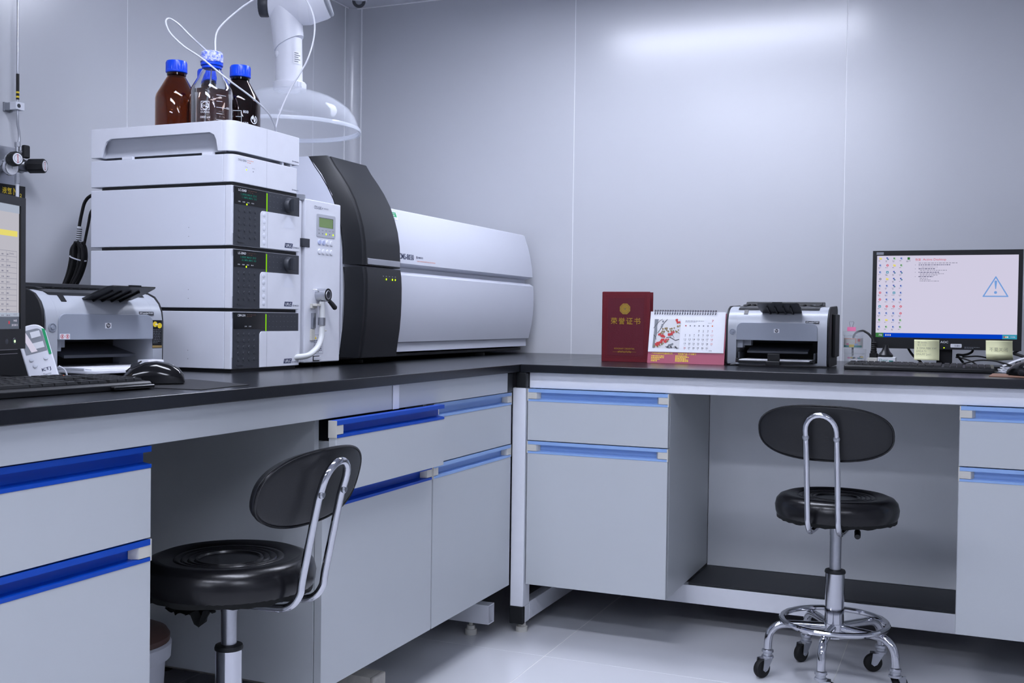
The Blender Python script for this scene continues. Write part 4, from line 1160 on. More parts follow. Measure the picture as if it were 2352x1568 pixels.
# ================================================================== left monitor
e = V((-.30, .954, 0)).normalized()
rtop = V((-.364, -1.475, 0)); mw, mz0, mz1 = .40, .0675, .340
c = rtop-e*(mw/2)
t = thing('computer_monitor', 'black monitor cut by the left picture edge showing a data table', 'monitor', (c.x, c.y, .8), math.degrees(math.atan2(e.y, e.x)), 'black computer monitors')
def monitor(t, mw, z0, z1, bez, chin, depth, scr):
    b = MB()
    b.box(-mw/2, mw/2, 0, .022, z0, z0+chin); b.box(-mw/2, mw/2, 0, .022, z1-bez, z1)
    b.box(-mw/2, -mw/2+bez, 0, .022, z0+chin, z1-bez); b.box(mw/2-bez, mw/2, 0, .022, z0+chin, z1-bez)
    bz = b.build('bezel', 'black', t)
    b = MB(); b.prism([(.022, z0+.004), (.022, z1-.004), (depth, z1-.05), (depth, z0+.05)], -mw/2+.006, mw/2-.006, 'x'); b.build('back_shell', 'matblack', t, bevel=.006)
    b = MB(); b.box(-mw/2+bez-.001, mw/2-bez+.001, .004, .010, z0+chin-.001, z1-bez+.001); sc = b.build('screen', scr, t)
    return bz, sc
bz, sc = monitor(t, mw, mz0, mz1, .0155, .036, .05, 'e_grey')
b = MB(); b.prism([(.05, .06), (.05, .17), (.075, .17), (.125, .012), (.10, .012)], -.045, .045, 'x'); b.build('stand_neck', 'matblack', t, bevel=.004)
b = MB(); b.lathe([(0, 0), (.098, 0), (.1, .004), (.094, .010), (.03, .016), (0, .016)], 40, (0, .120, 0)); b.build('stand_base', 'matblack', t)
f = Fr((mw/2-.0155, .0038, mz0+.036), (1, 0, 0), (0, 0, 1)); H = mz1-.0155-mz0-.036   # right edge of the screen
b = MB(); b.rect(f, -.3, 0, 0, .022, .0004, 3); b.rect(f, -.3, 0, H-.014, H, .0004, 4); b.rect(f, -.3, -.006, H-.056, H-.046, .0004, 2)
for k in range(13): b.rect(f, -.3, -.008, H-.082-.0098*k, H-.0826-.0098*k, .0004, 1)
for x in (-.008, -.041, -.085): b.rect(f, x, x+.0006, H-.20, H-.082, .0004, 1)
g = random.Random(3)
for k in range(12):
    b.lines(f, -.040, -.020, H-.090-.0098*k, 1, .01, .0022, .0005, 5, g.uniform(.4, 1), .004, g); b.lines(f, -.056, -.043, H-.090-.0098*k, 1, .01, .0022, .0005, 5, .9, .004, g)
b.text('Units', f, -.033, H-.0885, .015, .0035, .0006, 5, .01); b.rect(f, -.3, 0, H-.240, H-.239, .0004, 5); b.text('Test Name', f, -.030, H-.2475, .026, .004, .0006, 5, .01)
for k in range(3): b.rect(f, -.3, -.004, H-.250-.0075*k, H-.2505-.0075*k, .0004, 1)
b.rect(f, -.3, 0, .022, .029, .0004, 4); b.text('NUM', f, -.018, .024, .01, .0035, .0006, 5); b.text('14:05', f, -.018, .013, .011, .0038, .0006, 0, .01); b.text('2015/8/13', f, -.024, .005, .019, .0038, .0006, 0, .01); b.rect(f, -.034, -.030, .009, .014, .0006, 6)
b.build('screen_content', ['e_white', 'e_line', 'e_yel', 'e_bar', 'e_title', 'e_line', 'e_red'], sc, flat=True)
b = MB(); b.turn((mw/2-.036, .001, mz0+.014), (mw/2-.036, -.003, mz0+.014), [(.0062, 0), (.0062, .001), (.0055, .0015), (0, .0015)], 20); b.turn((mw/2-.060, .001, mz0+.014), (mw/2-.060, -.003, mz0+.014), [(.0052, 0), (.0048, .001), (0, .0012)], 20); b.build('buttons', 'dgrey', bz)
b = MB(); b.disc(Fr((0, -.0006, 0), (1, 0, 0), (0, 0, 1)), mw/2-.036, mz0+.014, .0026); b.build('power_led', 'e_wled', bz, flat=True)

# digital thermometer on a wire stand
t = thing('digital_thermometer', 'white digital thermometer with green edge leaning beside the left monitor', 'thermometer', (-.398, -1.397, .8012), 43)
M = Matrix.Translation((0, 0, .004)) @ Matrix.Rotation(R(-15), 4, 'X') @ Matrix.Rotation(R(-16), 4, 'Y')
b = MB(); b.prism(rr(-.026, .026, 0, .110, .022, 8, (0, 0, 1, 1)), -.008, .008, 'y'); b.xf(M); bd = b.build('case', 'white', t, bevel=.003)
fm = lambda: Fr(M @ V((0, -.0082, 0)), M.to_3x3() @ V((1, 0, 0)), M.to_3x3() @ V((0, 0, 1)))
f = fm()
b = MB(); b.poly(f, rr(-.019, .019, .054, .100, .010, 5, (0, 0, 1, 1)), .0004, 0)
for (x0, x1, z0, z1) in ((-.002, .015, .083, .095), (-.003, .016, .061, .073)): b.rect(f, x0, x1, z0, z1, .0008, 1)
b.poly(f, [(-.018, .094), (-.010, .099), (.002, .056), (-.009, .056)], .0009, 2); b.build('display', ['grey', 'paper', 'e_white'], bd, flat=True)  # glowing slanted streak is glare painted across the display
b = MB(); b.poly(f, [(.020, .045), (.0245, .045), (.0250, .095), (.020, .098)], .0005); b.build('green_edge', 'green', bd, flat=True)
b = MB(); b.text('KTJ', f, .0, .014, .016, .0075, .0005, 0, .01); b.text('Thermo', f, .0, .007, .014, .0042, .0005, 1); b.text('TA218', f, .004, .001, .010, .0036, .0005, 1); b.build('lettering', ['navy', 'ink2'], bd, flat=True)
for (x, z) in ((-.012, .043), (-.009, .030), (.013, .040)):
    b = MB(); p = f.p(x, z, 0); b.turn(p, p+f.n*.01, [(.0042, 0), (.0040, .0012), (0, .0015)], 14); b.build('button', 'white2', bd)
b = MB(); b.tube([M @ V((-.018, .008, .075)), V((-.030, .05, .001)), V((.004, .052, .001)), M @ V((.012, .008, .075))], .0018, 8); b.build('wire_stand', 'beige', t)
b = MB(); b.tube(spline([(.024, .01, .03), (.034, .016, .022), (.040, .02, .006), (.046, .04, .002)], 6), .0016, 8); b.build('probe_wire', 'white', t)

# black power lead hanging behind the stack, coiled and tied
t = thing('power_cable_bundle', 'coiled black power cable with white ties hanging behind the stack', 'cable', (-.92, -.80, .8))
P = lambda x, z, y=0: V((x+.92, y, z-.8))
b = MB(); b.tube(spline([P(-.7775, 1.232), P(-.82, 1.240), P(-.865, 1.238), P(-.890, 1.222), P(-.902, 1.19), P(-.910, 1.155), P(-.912, 1.12)], 6), .0042, 10)
for k in range(7):
    o = (k-3)*.0068; yy = [0, .009, -.008, .006, -.004, .010, -.010][k]
    b.tube(spline([P(-.912+o*.3, 1.118, yy), P(-.913+o*1.1, 1.10, yy), P(-.914+o*1.25, 1.07, yy), P(-.926+o*1.15, 1.035, yy), P(-.950+o*1.0, .99, yy), P(-.966+o*1.2, .93, yy), P(-.958+o*1.2, .86, yy), P(-.95+o*1.2, .808, yy)], 6), .0042, 10)
b.tube(spline([P(-.893, 1.11), P(-.880, 1.16), P(-.866, 1.20), P(-.82, 1.208), P(-.7775, 1.200)], 5), .0035, 8)
b.build('cord', 'rubber', t)
b = MB(); b.cyl(P(-.9085, 1.158), P(-.9125, 1.112), .0062, seg=16); b.build('barcode_tag', 'paper', t)
b = MB()
for k in range(7): b.cyl(P(-.9090-.0005*k, 1.152-.0055*k), P(-.9092-.0005*k, 1.1495-.0055*k), .0064, seg=16)
b.build('barcode', 'ink', t)
for (x, z) in ((-.914, 1.075), (-.946, 1.0)):
    b = MB(); b.tube([P(x+.023*math.cos(2*math.pi*i/20), z-.007*math.cos(2*math.pi*i/20), .016*math.sin(2*math.pi*i/20)) for i in range(20)], .0018, 6, closed=True); b.build('cable_tie', 'white', t)

# ================================================================== gas panel on the left wall
GX = XL
t = thing('gas_regulator', 'steel gas regulator with two black knobs on the left wall', 'regulator', (GX, -.745, 1.335))
b = MB(); b.box(.0005, .004, -.062, .020, -.072, .052); b.build('back_plate', 'steel', t)
b = MB(); b.cyl((.040, -.030, .0), (.040, .012, .0), .020, seg=28); b.box(.004, .030, -.022, .008, -.018, .016); b.cyl((.04, -.062, -.002), (.04, -.030, -.002), .008, seg=16); rb = b.build('valve_body', 'steel', t, bevel=.001)
b = MB(); b.cyl((.040, -.004, .014), (.040, -.004, .024), .008, seg=6); b.cyl((.040, -.004, .024), (.040, -.004, .050), .0055, seg=16); b.cyl((.040, -.004, .050), (.040, -.004, .062), .0078, seg=6); b.cyl((.040, -.004, -.02), (.040, -.004, -.032), .0072, seg=6); b.cyl((.040, -.004, -.032), (.040, -.004, -.05), .0075, seg=6); b.build('fittings', 'steel', rb)
b = MB(); b.cyl((.040, -.004, -.05), (.040, -.004, -.075), .0045, seg=14); b.cyl((.04, -.004, -.075), (.04, -.004, -.5345), .0045, seg=14); b.build('outlet_tube', 'white', t)
b = MB(); n = 24
def knob(name, c, d, r, L, par):
    c = V(c); d = V(d).normalized(); Mh = d.to_track_quat('Z', 'Y').to_matrix(); lps = []
    for q, rr_ in ((0, r*.82), (.004, r), (L-.003, r), (L, r*.93)):
        lps.append([c+d*q+Mh @ V((rr_*(1+(.06 if (i//4) % 2 else 0))*math.cos(2*math.pi*i/48), rr_*(1+(.06 if (i//4) % 2 else 0))*math.sin(2*math.pi*i/48), 0)) for i in range(48)])
    b = MB(); b.loft(lps); k = b.build(name, 'matblack', par, angle=25)
    fu = V((0, 0, 1))-d*d.z; f = Fr(c+d*L, fu.cross(d), fu)
    b = MB(); b.disc(f, 0, 0, r*.80, .0004, 0, 24); b.text('DAOKE', Fr(f.o, f.v, -f.u), -r*.62, -r*.14, r*1.25, r*.26, .0007, 1, .02); b.ringd(f, 0, 0, r*.52, r*.58, .0006, 2); b.build('face_label', ['paper', 'inkred', 'ink2'], k, flat=True)
    b = MB(); b.turn(c-d*.010, c+d*.02, [(r*.55, 0), (r*.9, .002), (r*.9, .006), (r*.6, .008), (r*.6, .0112)], 28); b.build('collar', 'steel', k)
    return k
knob('control_knob', (.054, .020, .0), (.93, .36, .02), .0185, .046, t)
knob('control_knob', (.070, -.050, .008), (.98, -.10, .03), .0185, .024, t)
b = MB(); b.turn((.052, -.044, -.012), (.064, -.044, -.012), [(.021, 0), (.0225, .003), (.0225, .009), (.021, .012)], 32); ga = b.build('pressure_gauge', 'chrome', t)
b = MB(); f = Fr((.0642, -.044, -.012), (0, 1, 0), (0, 0, 1)); b.disc(f, 0, 0, .0195, .0003, 0, 28)
for k in range(9):
    a = R(-40+k*32.5); b.poly(f, [(.015*math.cos(a)-.0004, .015*math.sin(a)), (.015*math.cos(a)+.0004, .015*math.sin(a)), (.018*math.cos(a)+.0004, .018*math.sin(a)), (.018*math.cos(a)-.0004, .018*math.sin(a))], .0006, 1)
b.rect(f, -.0006, .0006, -.004, .014, .0007, 1); b.build('dial', ['paper', 'ink'], ga, flat=True)
b = MB(); b.box(.046, .060, .002, .022, .020, .056); hb = b.build('shutoff_handle', 'matblack', t, bevel=.004)
b = MB(); b.cyl((.040, -.002, .036), (.054, .010, .038), .004, seg=12); b.build('stem', 'steel', hb)

b = MB(); pth = [(XL+.040, -.749, 2.236), (XL+.040, -.749, 1.9), (XL+.040, -.749, 1.475), (XL+.040, -.749, 1.446), (XL+.040, -.7445, 1.428), (XL+.040, -.7425, 1.410), (XL+.040, -.7445, 1.398)]
b.tube(pth, .0032, 12); t = b.build('gas_pipe', 'steel'); tag(t, 'thin steel gas pipe running up the left wall to the ceiling', 'pipe')
b = MB(); b.cyl((XL+.040, -.749, 1.513), (XL+.040, -.749, 1.583), .0042, seg=16); bl = b.build('black_band', 'matblack', t)
b = MB()
for k in range(2): b.cyl((XL+.040, -.749, 1.518+.012*k), (XL+.040, -.749, 1.523+.012*k), .0044, seg=12)
b.build('yellow_marks', 'yellow', bl)
t = thing('pipe_clamp', 'small white clamp block holding the gas pipe off the left wall', 'clamp', (XL, -.749, 1.495))
b = MB(); b.box(.0005, .006, -.014, .014, -.012, .012); b.box(.006, .026, -.011, -.004, -.010, .010); b.box(.006, .026, .004, .011, -.010, .010); b.build('bracket', 'grey', t)
b = MB(); b.box(.026, .050, -.014, .0145, -.0105, .0105); b.build('block', 'white', t, bevel=.0012)
b = MB(); b.cyl((.0498, -.005, 0), (.0508, -.005, 0), .0055, seg=20); b.build('socket_screw', 'dgrey', t)
t = thing('gas_sign', 'black sign with yellow gas lettering below the regulator', 'sign', (XL, -.724, 1.262))
b = MB(); b.box(.0052, .0075, -.055, .032, -.03, .022); sg = b.build('plate', 'matblack', t)
b = MB(); b.box(.0005, .0052, -.02, .02, -.02, .01); b.build('mount', 'steel', t)
b = MB(); f = Fr((.0076, 0, 0), (0, 1, 0), (0, 0, 1)); b.text('液氮', f, -.047, -.004, .033, .018, .0004, 0, .01); b.text('N', f, -.009, -.005, .012, .019, .0004, 0, .015); b.text('2', f, .013, -.009, .006, .010, .0004, 0, .015); b.build('lettering', 'yellow', sg, flat=True)

# ================================================================== red certificate folder
t = thing('certificate_folder', 'dark red honorary certificate folder with gold emblem standing on the back bench', 'folder', (.1275, .385, .8))
cw, ch = .157, .2255
b = MB(); b.prism([(0, 0), (cw, 0), (cw, .0035), (0, .0035)], .0002, ch, 'z'); fc = b.build('front_cover', 'red2', t, bevel=.001)
b = MB(); b.prism([(0, .0036), (.004, .012), (cw*.995, .040), (cw*.993, .0440), (-.001, .0155), (-.003, .004)], .0002, ch-.001, 'z'); b.build('back_cover', 'red2', t)
b = MB(); b.prism([(.004, .004), (cw*.975, .0085), (cw*.975, .0105), (.004, .0065)], .003, ch-.004, 'z'); b.build('inner_page', 'paper', t)
f = Fr((0, 0, 0), (1, 0, 0), (0, 0, 1))
b = MB(); b.rect(f, .018, cw-.018, .020, ch-.020, .0006); b.build('cloth_panel', 'red', fc, flat=True)
b = MB()
for k in range(46):
    z = .013+(ch-.026)*k/45
    b.disc(f, .0125, z, .0016, .0005, 0, 6); b.disc(f, cw-.0125, z, .0016, .0005, 0, 6)
for k in range(30):
    x = .016+(cw-.032)*k/29
    b.disc(f, x, .0135, .0016, .0005, 0, 6); b.disc(f, x, ch-.0135, .0016, .0005, 0, 6)
b.build('embossed_border', 'red', fc, flat=True)
b = MB(); cx = cw/2-.003; cz = ch*.755
b.poly(f, [(cx+.0185*(1 if i % 2 == 0 else .93)*math.cos(R(i*22.5+22.5)), cz+.0185*(1 if i % 2 == 0 else .93)*math.sin(R(i*22.5+22.5))) for i in range(16)], .0012, 0)
b.ringd(f, cx, cz, .0125, .0135, .0016, 1); b.ringd(f, cx, cz, .0155, .0160, .0016, 1); b.ringd(f, cx, cz, .0078, .0084, .0016, 1)
for i in range(12): b.disc(f, cx+.0145*math.cos(R(30*i)), cz+.0145*math.sin(R(30*i)), .0008, .0018, 1, 6)
b.poly(f, [(cx+(.0062 if i % 2 == 0 else .0026)*math.cos(R(90+36*i)), cz+(.0062 if i % 2 == 0 else .0026)*math.sin(R(90+36*i))) for i in range(10)], .0018, 1)
b.build('gold_emblem', ['gold', 'inkolive'], fc, flat=True)
b = MB()
for k, ch_ in enumerate('荣誉证书'): b.text(ch_, f, .0285+.0258*k, ch*.535, .0215, .0215, .0012, 0, .012)
b.text('HONORARY CREDENTIAL', f, .041, ch*.178, .068, .0050, .0012, 0, .008)
for s in (-1, 1):
    b.rect(f, cx+s*.026-.013, cx+s*.026+.013, ch*.142, ch*.142+.0006, .0012, 0)
    for k in range(5): b.ringd(f, cx+s*(.002+.0045*k), ch*.1425+.0012*(k % 2), .0016, .0026, .0012, 0, 10)
b.build('gold_lettering', 'gold', fc, flat=True)

# ================================================================== desk calendar
t = thing('desk_calendar', 'spiral desk calendar with red base band leaning against the certificate folder', 'calendar', (.2865, .356, .8), 1.5)
w = .2420; ln = .168; tilt = math.atan2(.040, .163)
up = V((0, math.sin(tilt), math.cos(tilt)))
nrm = V((0, -math.cos(tilt), math.sin(tilt)))
def slab(name, a0, a1, l0, l1, o0, o1, m, par, bev=0.0):
    b = MB(); vs = []
    for l in (l0, l1):
        for (a, o) in ((a0, o0), (a1, o0), (a1, o1), (a0, o1)): vs.append(V((a, 0, .0005))+up*l+nrm*o)
    b.add(vs, [(0, 3, 2, 1), (4, 5, 6, 7), (0, 1, 5, 4), (1, 2, 6, 5), (2, 3, 7, 6), (3, 0, 4, 7)])
    return b.build(name, m, par, bevel=bev)
fb = slab('front_board', 0, w, 0, .162, -.002, 0, 'rose', t)
b = MB(); p0 = up*.162; b.add([V((0, .0005, 0))+p0, V((w, .0005, 0))+p0, V((w, .110, .0005)), V((0, .110, .0005)), V((0, .003, .0005))+p0, V((w, .003, .0005))+p0, V((w, .1125, .0005)), V((0, .1125, .0005))],
      [(0, 1, 2, 3), (4, 7, 6, 5), (0, 4, 5, 1), (1, 5, 6, 2), (2, 6, 7, 3), (3, 7, 4, 0)]); b.build('back_board', 'rose', t)
b = MB(); b.box(.001, w-.001, .002, .1105, .0002, .0022); b.build('base_fold', 'rose', t)
pg = slab('page_stack', .0005, w-.0035, .036, .1665, .0002, .0022, 'paper', t)
f = Fr(V((0, 0, .0005))+nrm*.0022, (1, 0, 0), up)
ff = Fr(V((0, 0, .0005)), (1, 0, 0), up)
# gold print on the band
b = MB(); g = random.Random(8)
b.text('广州市云星科学仪器有限公司', ff, .013, .0285, .066, .0056, .0005, 0, .01)
for k, l in enumerate((.068, .068, .046, .032)): b.lines(ff, .012, .012+l, .0215-.0052*k, 1, .004, .0030, .0005, 0, 1, .004, g)
b.text('实验室产品一条龙服务', ff, .097, .0282, .058, .0058, .0005, 0, .015)
for k, l in enumerate((.062, .070, .056, .068, .070)): b.lines(ff, .089, .089+l, .0232-.0042*k, 1, .004, .0026, .0005, 0, 1, .004, g)
b.build('gold_print', 'goldink', fb, flat=True)
# ink painting, generic branches, blossom and leaves
b = MB(); X0, X1, Y0, Y1 = .0135, .0995, .0485, .1415
b.rect(f, X0, X1, Y0, Y1, .0003, 0)
q = lambda x, y: (X0+(X1-X0)*x, Y0+(Y1-Y0)*y)
b.poly(f, [q(0, 0), q(.09, 0), q(.10, .30), q(.15, .52), q(.13, .75), q(.17, 1), q(.02, 1), q(.03, .6)], .0005, 1)
def stroke(pts, wd, mi):
    for (x0, y0), (x1, y1) in zip(pts[:-1], pts[1:]):
        a = V(q(x0, y0)); c_ = V(q(x1, y1)); d = (c_-a).normalized(); n_ = V((-d.y, d.x))*wd
        b.poly(f, [tuple(a-n_), tuple(c_-n_*.8), tuple(c_+n_*.8), tuple(a+n_)], .0008, mi)
stroke([(.0, .68), (.10, .82), (.22, .95), (.32, 1)], .0007, 2); stroke([(.17, .52), (.26, .66), (.30, .76), (.42, .92), (.50, 1)], .0010, 2); stroke([(.02, .45), (.10, .38), (.12, .28)], .0009, 2)
stroke([(.5, .36), (.62, .38), (.74, .33), (.84, .27), (.98, .31)], .0011, 2); stroke([(.62, .37), (.72, .46), (.8, .34)], .0006, 2); stroke([(.8, .62), (.9, .57), (.98, .5)], .0007, 2); stroke([(.9, .92), (.98, .86)], .0007, 2)
for i in range(26):
    x, y = g.uniform(.5, .98), g.uniform(.0, .06); b.disc(f, *q(x, y), g.uniform(.0010, .0022), .0009+i*1e-5, 2, 7)
for (x, y, s) in ((.33, .44, 1), (.24, .46, .9), (.40, .40, .8), (.57, .46, 1), (.68, .50, 1), (.72, .54, .8), (.30, .22, 1.1), (.22, .16, 1.1), (.36, .27, 1), (.48, .24, 1.1), (.54, .29, .9), (.16, .11, .9), (.84, .96, .9), (.90, .90, .9)):
    for k in range(4): b.disc(f, *q(x+g.uniform(-.05, .05), y+g.uniform(-.03, .03)), .0040*s*g.uniform(.6, 1), .0011+k*1e-5, 3, 9)
for (x, y) in ((.35, .66), (.44, .68), (.50, .69), (.62, .67), (.68, .68), (.77, .70), (.33, .58), (.40, .57), (.50, .62), (.56, .58), (.66, .60), (.74, .60), (.30, .52), (.36, .51), (.28, .09), (.35, .13), (.40, .16), (.08, .06), (.20, .05), (.55, .24), (.86, .57), (.93, .63), (.90, .76), (.97, .78)):
    b.disc(f, *q(x, y), g.uniform(.0022, .0032), .0013, 4, 9)
for (x, y) in ((.30, .74), (.32, .80), (.34, .92), (.62, .10), (.68, .11), (.74, .14), (.60, .06)): b.disc(f, *q(x, y), .0034, .0010, 1, 9)
b.build('ink_painting', ['wash', 'inkwash', 'ink', 'inkred', 'inkolive'], pg, flat=True)
# month grid
b = MB(); gx0, gdx, gy0, gdy = .1165, .0139, .1055, .0138
for k in range(7): b.disc(f, gx0+gdx*k-.0005, .1215, .0022, .0005, 1 if k == 0 else (3 if k == 6 else 2), 12)
d = 1
for row in range(5):
    for k in range(7):
        if (row == 0 and k < 3) or d > 31: continue
        s_ = str(d); ww = .0030 if len(s_) == 1 else .0064
        if s_ == '1': ww = .0016
        mi = 3 if k == 6 else (1 if (k == 0 and row == 4) else (0 if k else 2))
        if k == 6: mi = 4
        b.text(s_, f, gx0+gdx*k-ww/2, gy0-gdy*row-.0024, ww, .0052, .0005, mi, .004)
        b.rect(f, gx0+gdx*k-.0020, gx0+gdx*k+.0018, gy0-gdy*row-.0050, gy0-gdy*row-.0043, .0005, 2)
        d += 1
b.lines(f, .114, .172, .1365, 2, .0035, .0012, .0005, 2, 1, .005, g); b.text('7', f, .1965, .1335, .006, .0075, .0005, 1, .0); b.lines(f, .186, .204, .1300, 1, .003, .0010, .0005, 2, 1, .004, g); b.text('羊年', f, .193, .041, .009, .003, .0005, 0)
b.build('month_grid', ['ink', 'inkred', 'ink2', 'inkorange', 'inkpink'], pg, flat=True)
b = MB()
for k in range(25): b.rect(f, .0115+.0080*k+.0012, .0145+.0080*k+.0012, .1570, .1605, .0005)
b.build('binding_holes', 'ink', pg, flat=True)
r0 = None
for k in range(25):
    x = .0142+.0080*k
    if r0 is None:
        b = MB(); pts = []
        for i in range(20):
            a = 2*math.pi*i/20; pts.append(V((.0, 0, .0005))+up*(.1655+.0068*math.cos(a))+nrm*(.0003+.0052*math.sin(a)))
        b.tube(pts, .0009, 6, closed=True); b.tube([p+V((.0024, 0, 0)) for p in pts], .0009, 6, closed=True)
        r0 = b.build('ring', 'chrome', t); r0.location = (x, 0, 0)
    else: inst(r0, t, (x, 0, 0))

# ================================================================== right monitor
t = thing('computer_monitor', 'black monitor with white desktop screen standing on the back bench', 'monitor', (1.1515, .60, .8), .5, 'black computer monitors')
mw = .4250; z0, z1 = .0575, .3600
b = MB(); bzw = .0125; chin = .0345
b.box(-mw/2, mw/2, 0, .02, z0, z0+chin); b.box(-mw/2, mw/2, 0, .02, z1-.0155, z1); b.box(-mw/2, -mw/2+bzw, 0, .02, z0+chin, z1-.0155); b.box(mw/2-bzw, mw/2, 0, .02, z0+chin, z1-.0155)
bz = b.build('bezel', 'black', t)
b = MB(); b.prism([(.02, z0+.004), (.02, z1-.004), (.045, z1-.06), (.045, z0+.05)], -mw/2+.006, mw/2-.006, 'x'); b.build('back_shell', 'matblack', t, bevel=.006)
b = MB(); b.box(-mw/2+bzw-.001, mw/2-bzw+.001, .004, .010, z0+chin-.001, z1-.0145); sc = b.build('screen', 'e_white', t)
b = MB(); b.prism([(.022, .02), (.022, .15), (.05, .15), (.06, .010), (.025, .010)], -.0225, .0225, 'x'); b.build('stand_neck', 'matblack', t, bevel=.002)
b = MB(); b.lathe([(0, 0), (.088, 0), (.09, .003), (.085, .008), (.03, .013), (0, .013)], 40, (0, .06, 0)); b.build('stand_base', 'dgrey', t)
SW = mw-2*bzw; SH = z1-.0155-z0-chin
f = Fr((-mw/2+bzw, .0038, z0+chin), (1, 0, 0), (0, 0, 1))
b = MB(); g = random.Random(21)
b.rect(f, 0, SW, 0, .0135, .0004, 1); b.rect(f, 0, .023, 0, .0135, .0006, 2); b.text('开始', f, .009, .0035, .010, .0065, .0009, 0, .01)
for k in range(3): b.rect(f, .0285+.0062*k, .0322+.0062*k, .004, .0095, .0008, 9)
b.rect(f, SW-.040, SW, 0, .0135, .0006, 8); b.text('14:06', f, SW-.017, .0045, .012, .0045, .0009, 0)
for k, m_ in enumerate((4, 5, 0, 8)): b.rect(f, SW-.036+.0045*k, SW-.0325+.0045*k, .004, .0085, .0008, m_)
cols = [4.5, 0, 0]
kinds = [[5, 3, 3, 7, 3, 4, 4, 8, 3, 2, 3], [6, 4, 8, 5, 3, 3, 3, 4, 3, 5, 2], [2, 5, 6, 6, 6, 8, 3, 4, 3, 3, 3], [3, 2, 6, 6, 3, 3, 3, 4, 4, 2, 2]]
for cI in range(4):
    for rI in range(11):
        x = .0105+.0205*cI; y = SH-.0085-.0212*rI; k = kinds[cI][rI]
        if k in (2, 3):      # documents
            b.poly(f, [(x-.0030, y-.0042), (x+.0032, y-.0042), (x+.0032, y+.0018), (x+.0014, y+.0038), (x-.0030, y+.0038)], .0006, 13 if k == 3 else 12)
            b.rect(f, x-.0034, x+.0006, y-.0012, y+.0024, .0008, k); b.lines(f, x-.0022, x+.0026, y-.0024, 2, .0010, .0005, .0008, k, 1, .002, g)
        elif k == 5:         # folders
            b.poly(f, rr(x-.0038, x+.0038, y-.0036, y+.0022, .0008, 2), .0006, 5); b.rect(f, x-.0036, x-.0004, y+.0020, y+.0034, .0007, 5); b.rect(f, x-.0030, x+.0034, y-.0030, y-.0022, .0008, 7)
        elif k == 4:         # round red marks
            b.ringd(f, x, y, .0020, .0036, .0006, 4, 14); b.disc(f, x, y, .0012, .0007, 4, 8)
        elif k == 6:         # linked machines
            b.rect(f, x-.0038, x+.0008, y-.0002, y+.0036, .0006, 3); b.rect(f, x-.0012, x+.0036, y-.0042, y-.0004, .0007, 10); b.rect(f, x-.0006, x+.0030, y-.0034, y-.0012, .0008, 6)
        elif k == 7:         # disc
            b.disc(f, x, y, .0036, .0006, 7, 14); b.disc(f, x, y, .0012, .0007, 0, 8)
        else:
            b.poly(f, rr(x-.0036, x+.0036, y-.0040, y+.0034, .0010, 2), .0006, k); b.poly(f, [(x-.0022, y-.0022), (x+.0022, y-.0022), (x, y+.0022)], .0008, 0)
        b.lines(f, x-.0065, x+.0065, y-.0080, 1, .002, .0015, .0006, 7, g.uniform(.7, 1), .004, g)
        if g.random() < .5: b.lines(f, x-.0055, x+.0055, y-.0108, 1, .002, .0014, .0006, 7, g.uniform(.5, 1), .004, g)
x = .0105+.082; y = SH-.0085; b.rect(f, x-.0036, x+.0036, y-.0042, y+.0034, .0006, 2); b.lines(f, x-.007, x+.007, y-.0085, 2, .0026, .0014, .0006, 7, .9, .004, g)
b.text('恢复', f, .1115, SH-.0165, .0165, .0080, .0006, 4); b.text('Active Desktop', f, .1335, SH-.0175, .066, .0085, .0006, 4)
tx = .1215
b.lines(f, tx, tx+.185, SH-.0240, 1, .003, .0018, .0006, 7, 1, .006, g)
for k, (yy, l, bold) in enumerate(((.0300, .150, 1), (.0420, .078, 1), (.0463, .132, 0), (.0525, .098, 1), (.0570, .118, 0), (.0612, .088, 0), (.0660, .070, 1), (.0708, .042, 0), (.0750, .056, 0), (.0792, .095, 0))):
    b.lines(f, tx+(0 if bold else .004), tx+l, SH-yy, 1, .003, .0023 if bold else .0016, .0006, 10 if bold else 7, 1, .005, g)
    if bold: b.rect(f, .1115, .1130, SH-yy+.0004, SH-yy+.0019, .0006, 10)
for (a0, a1, y0_, y1_) in ((tx, tx+.054, .0381, .0377), (tx, tx+.054, .0338, .0334), (tx, tx+.0004, .0381, .0334), (tx+.0536, tx+.054, .0381, .0334)): b.rect(f, a0, a1, SH-y0_, SH-y1_, .0006, 7)
b.text('Active Desktop', f, tx+.018, SH-.0370, .024, .0026, .0006, 7); b.text('恢复', f, tx+.009, SH-.0372, .007, .0030, .0006, 7)
# warning triangle
cx, cy, a = SW-.0610, SH-.0965, .0335
for A, B in ((( -a, -.028), (a, -.028)), ((a, -.028), (0, .030)), ((0, .030), (-a, -.028))):
    p, q_ = V(A), V(B); d = (q_-p).normalized(); n_ = V((-d.y, d.x))*.0018
    pts = [p-n_-d*.001, q_-n_+d*.001, q_+n_+d*.001, p+n_-d*.001]; b.poly(f, [(cx+v.x, cy+v.y) for v in pts], .0006, 6 if False else 11)
    b.disc(f, cx+p.x, cy+p.y, .0020, .0007, 11)
b.poly(f, [(cx-.0012, cy-.006), (cx+.0012, cy-.006), (cx+.0036, cy+.016), (cx+.0030, cy+.0185), (cx, cy+.0195), (cx-.0030, cy+.0185), (cx-.0036, cy+.016)], .0006, 11); b.disc(f, cx, cy-.0165, .0042, .0006, 11)
b.build('desktop_content', ['e_white', 'e_blue', 'e_green', 'e_dblue', 'e_red', 'e_yel', 'e_teal', 'e_line', 'e_teal', 'e_grey', 'e_dark', 'e_blue2', 'e_pgreen', 'e_pblue'], sc, flat=True)
fb_ = Fr((0, -.0002, 0), (1, 0, 0), (0, 0, 1))
